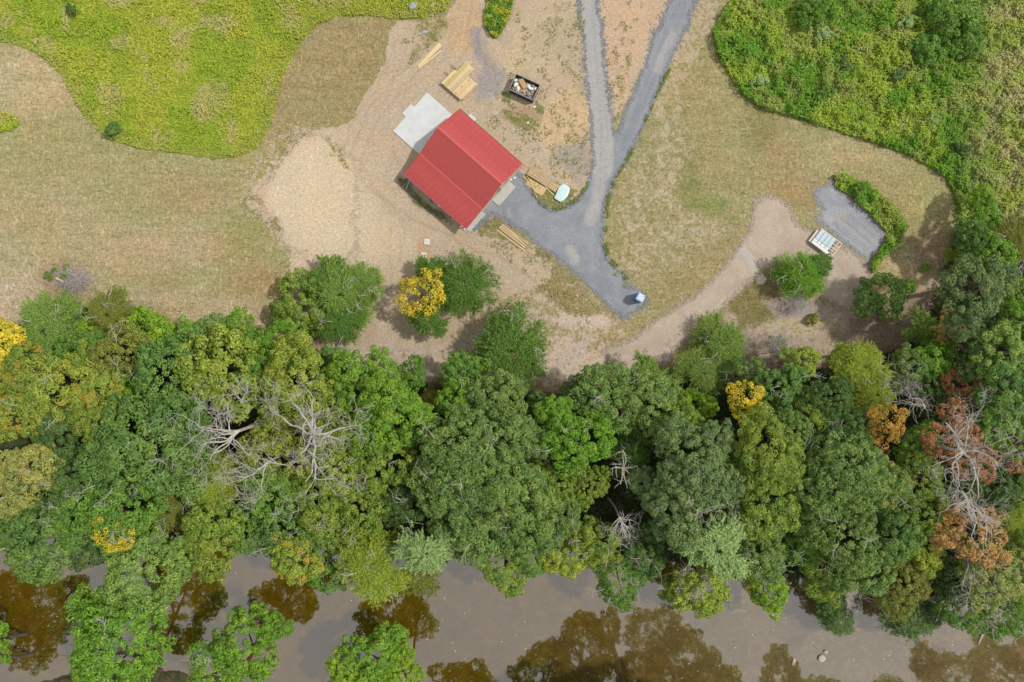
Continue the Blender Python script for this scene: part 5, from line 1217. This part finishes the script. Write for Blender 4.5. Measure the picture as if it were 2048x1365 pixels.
# ------------------------------------------------------------------ timber rack with pale metal sheets
zt = .75; A_ = P(1643.6,457.6,zt); B_ = P(1684.6,488.4,zt); D_ = P(1622,484,zt); ang = math.atan2((B_-A_).y, (B_-A_).x); L1 = (B_-A_).length; L2 = (D_-A_).length
root = empty("timber_rack", (A_.x, A_.y, 0), ang); tag(root, "low timber frame partly covered with pale blue metal sheets beside the gravel pad", "timber frame")
def rb(name, m_, a, b, wd=.1, th=.1):
    mb = MB(); mb.beam(a, b, wd, th); return mb.build(name, m_, root)
M_wt = plain("whitewashed_timber", (.66, .58, .50), .8, .12)
for x in (.05, L1/2, L1-.05):
    for y in (-.05, -L2*.55, -L2+.05):
        rb("leg", M_lumber2, (x, y, 0), (x, y, .55))
for y in (0, -L2*.3, -L2*.52, -L2*.68, -L2*.85, -L2): rb("rail", M_wt, (0, y, .66), (L1, y, .66), .11, .09)
for x in (0, L1*.86, L1): rb("cross_beam", M_lumber2 if x == 0 else M_wt, (x, 0, .585), (x, -L2, .585), .12, .055)
rb("cross_beam", M_wt, (-.25, -.4, .45), (-.25, -L2, .45), .3, .06); rb("cross_beam", M_wt, (L1*.93, -.35, .64), (L1*.93, -L2*.5, .64), .08, .04)
nw = 4; sw = L1*.72/nw
for i in range(nw):
    mb = MB(); x0 = i*sw+.03; x1 = (i+1)*sw-.05; y0, y1 = -.06, -L2*.66; n = 7; xs = []
    for j in range(n):
        f_ = j/n; xs += [(x0+(x1-x0)*f_, .0), (x0+(x1-x0)*(f_+.08), .02), (x0+(x1-x0)*(f_+.16), 0)]
    xs.append((x1, 0)); m_ = len(xs); mb.add([(x, y0, .73+h_) for x, h_ in xs]+[(x, y1, .73+h_) for x, h_ in xs], [(k_, m_+k_, m_+k_+1, k_+1) for k_ in range(m_-1)]); mb.build("metal_sheet", M_metal, root)
    mb = MB(); mb.box(x0-.05, -L2*.82, .70, x1-.05, -L2*.70, .722); mb.build("metal_sheet", M_metal, root)
mb = MB(); mb.box(-.02, -L2*.98, .708, L1*.78, -L2*.87, .722); mb.build("metal_sheet", M_metal, root)
for i in range(5):
    rb("bracket", M_black, (.25+i*.5, -L2*.68-.09, .75), (.25+i*.5, -L2*.68+.05, .75), .03, .06)
# woodpile peeping out at the right edge
root = empty("woodpile", P(2030, 530)); tag(root, "pile of pale split poles showing between the crowns at the right edge", "woodpile")
for i in range(16):
    x = -1.6+i*.24; mb = MB(); z = .12+.12*(i%2); mb.tube([(x, -2.2+rl.uniform(-.3,.3), z), (x+.9, 1.2+rl.uniform(-.3,.3), z)], [.09,.08], 6); mb.build("pole", M_dead if i%3 else M_lumber2, root)
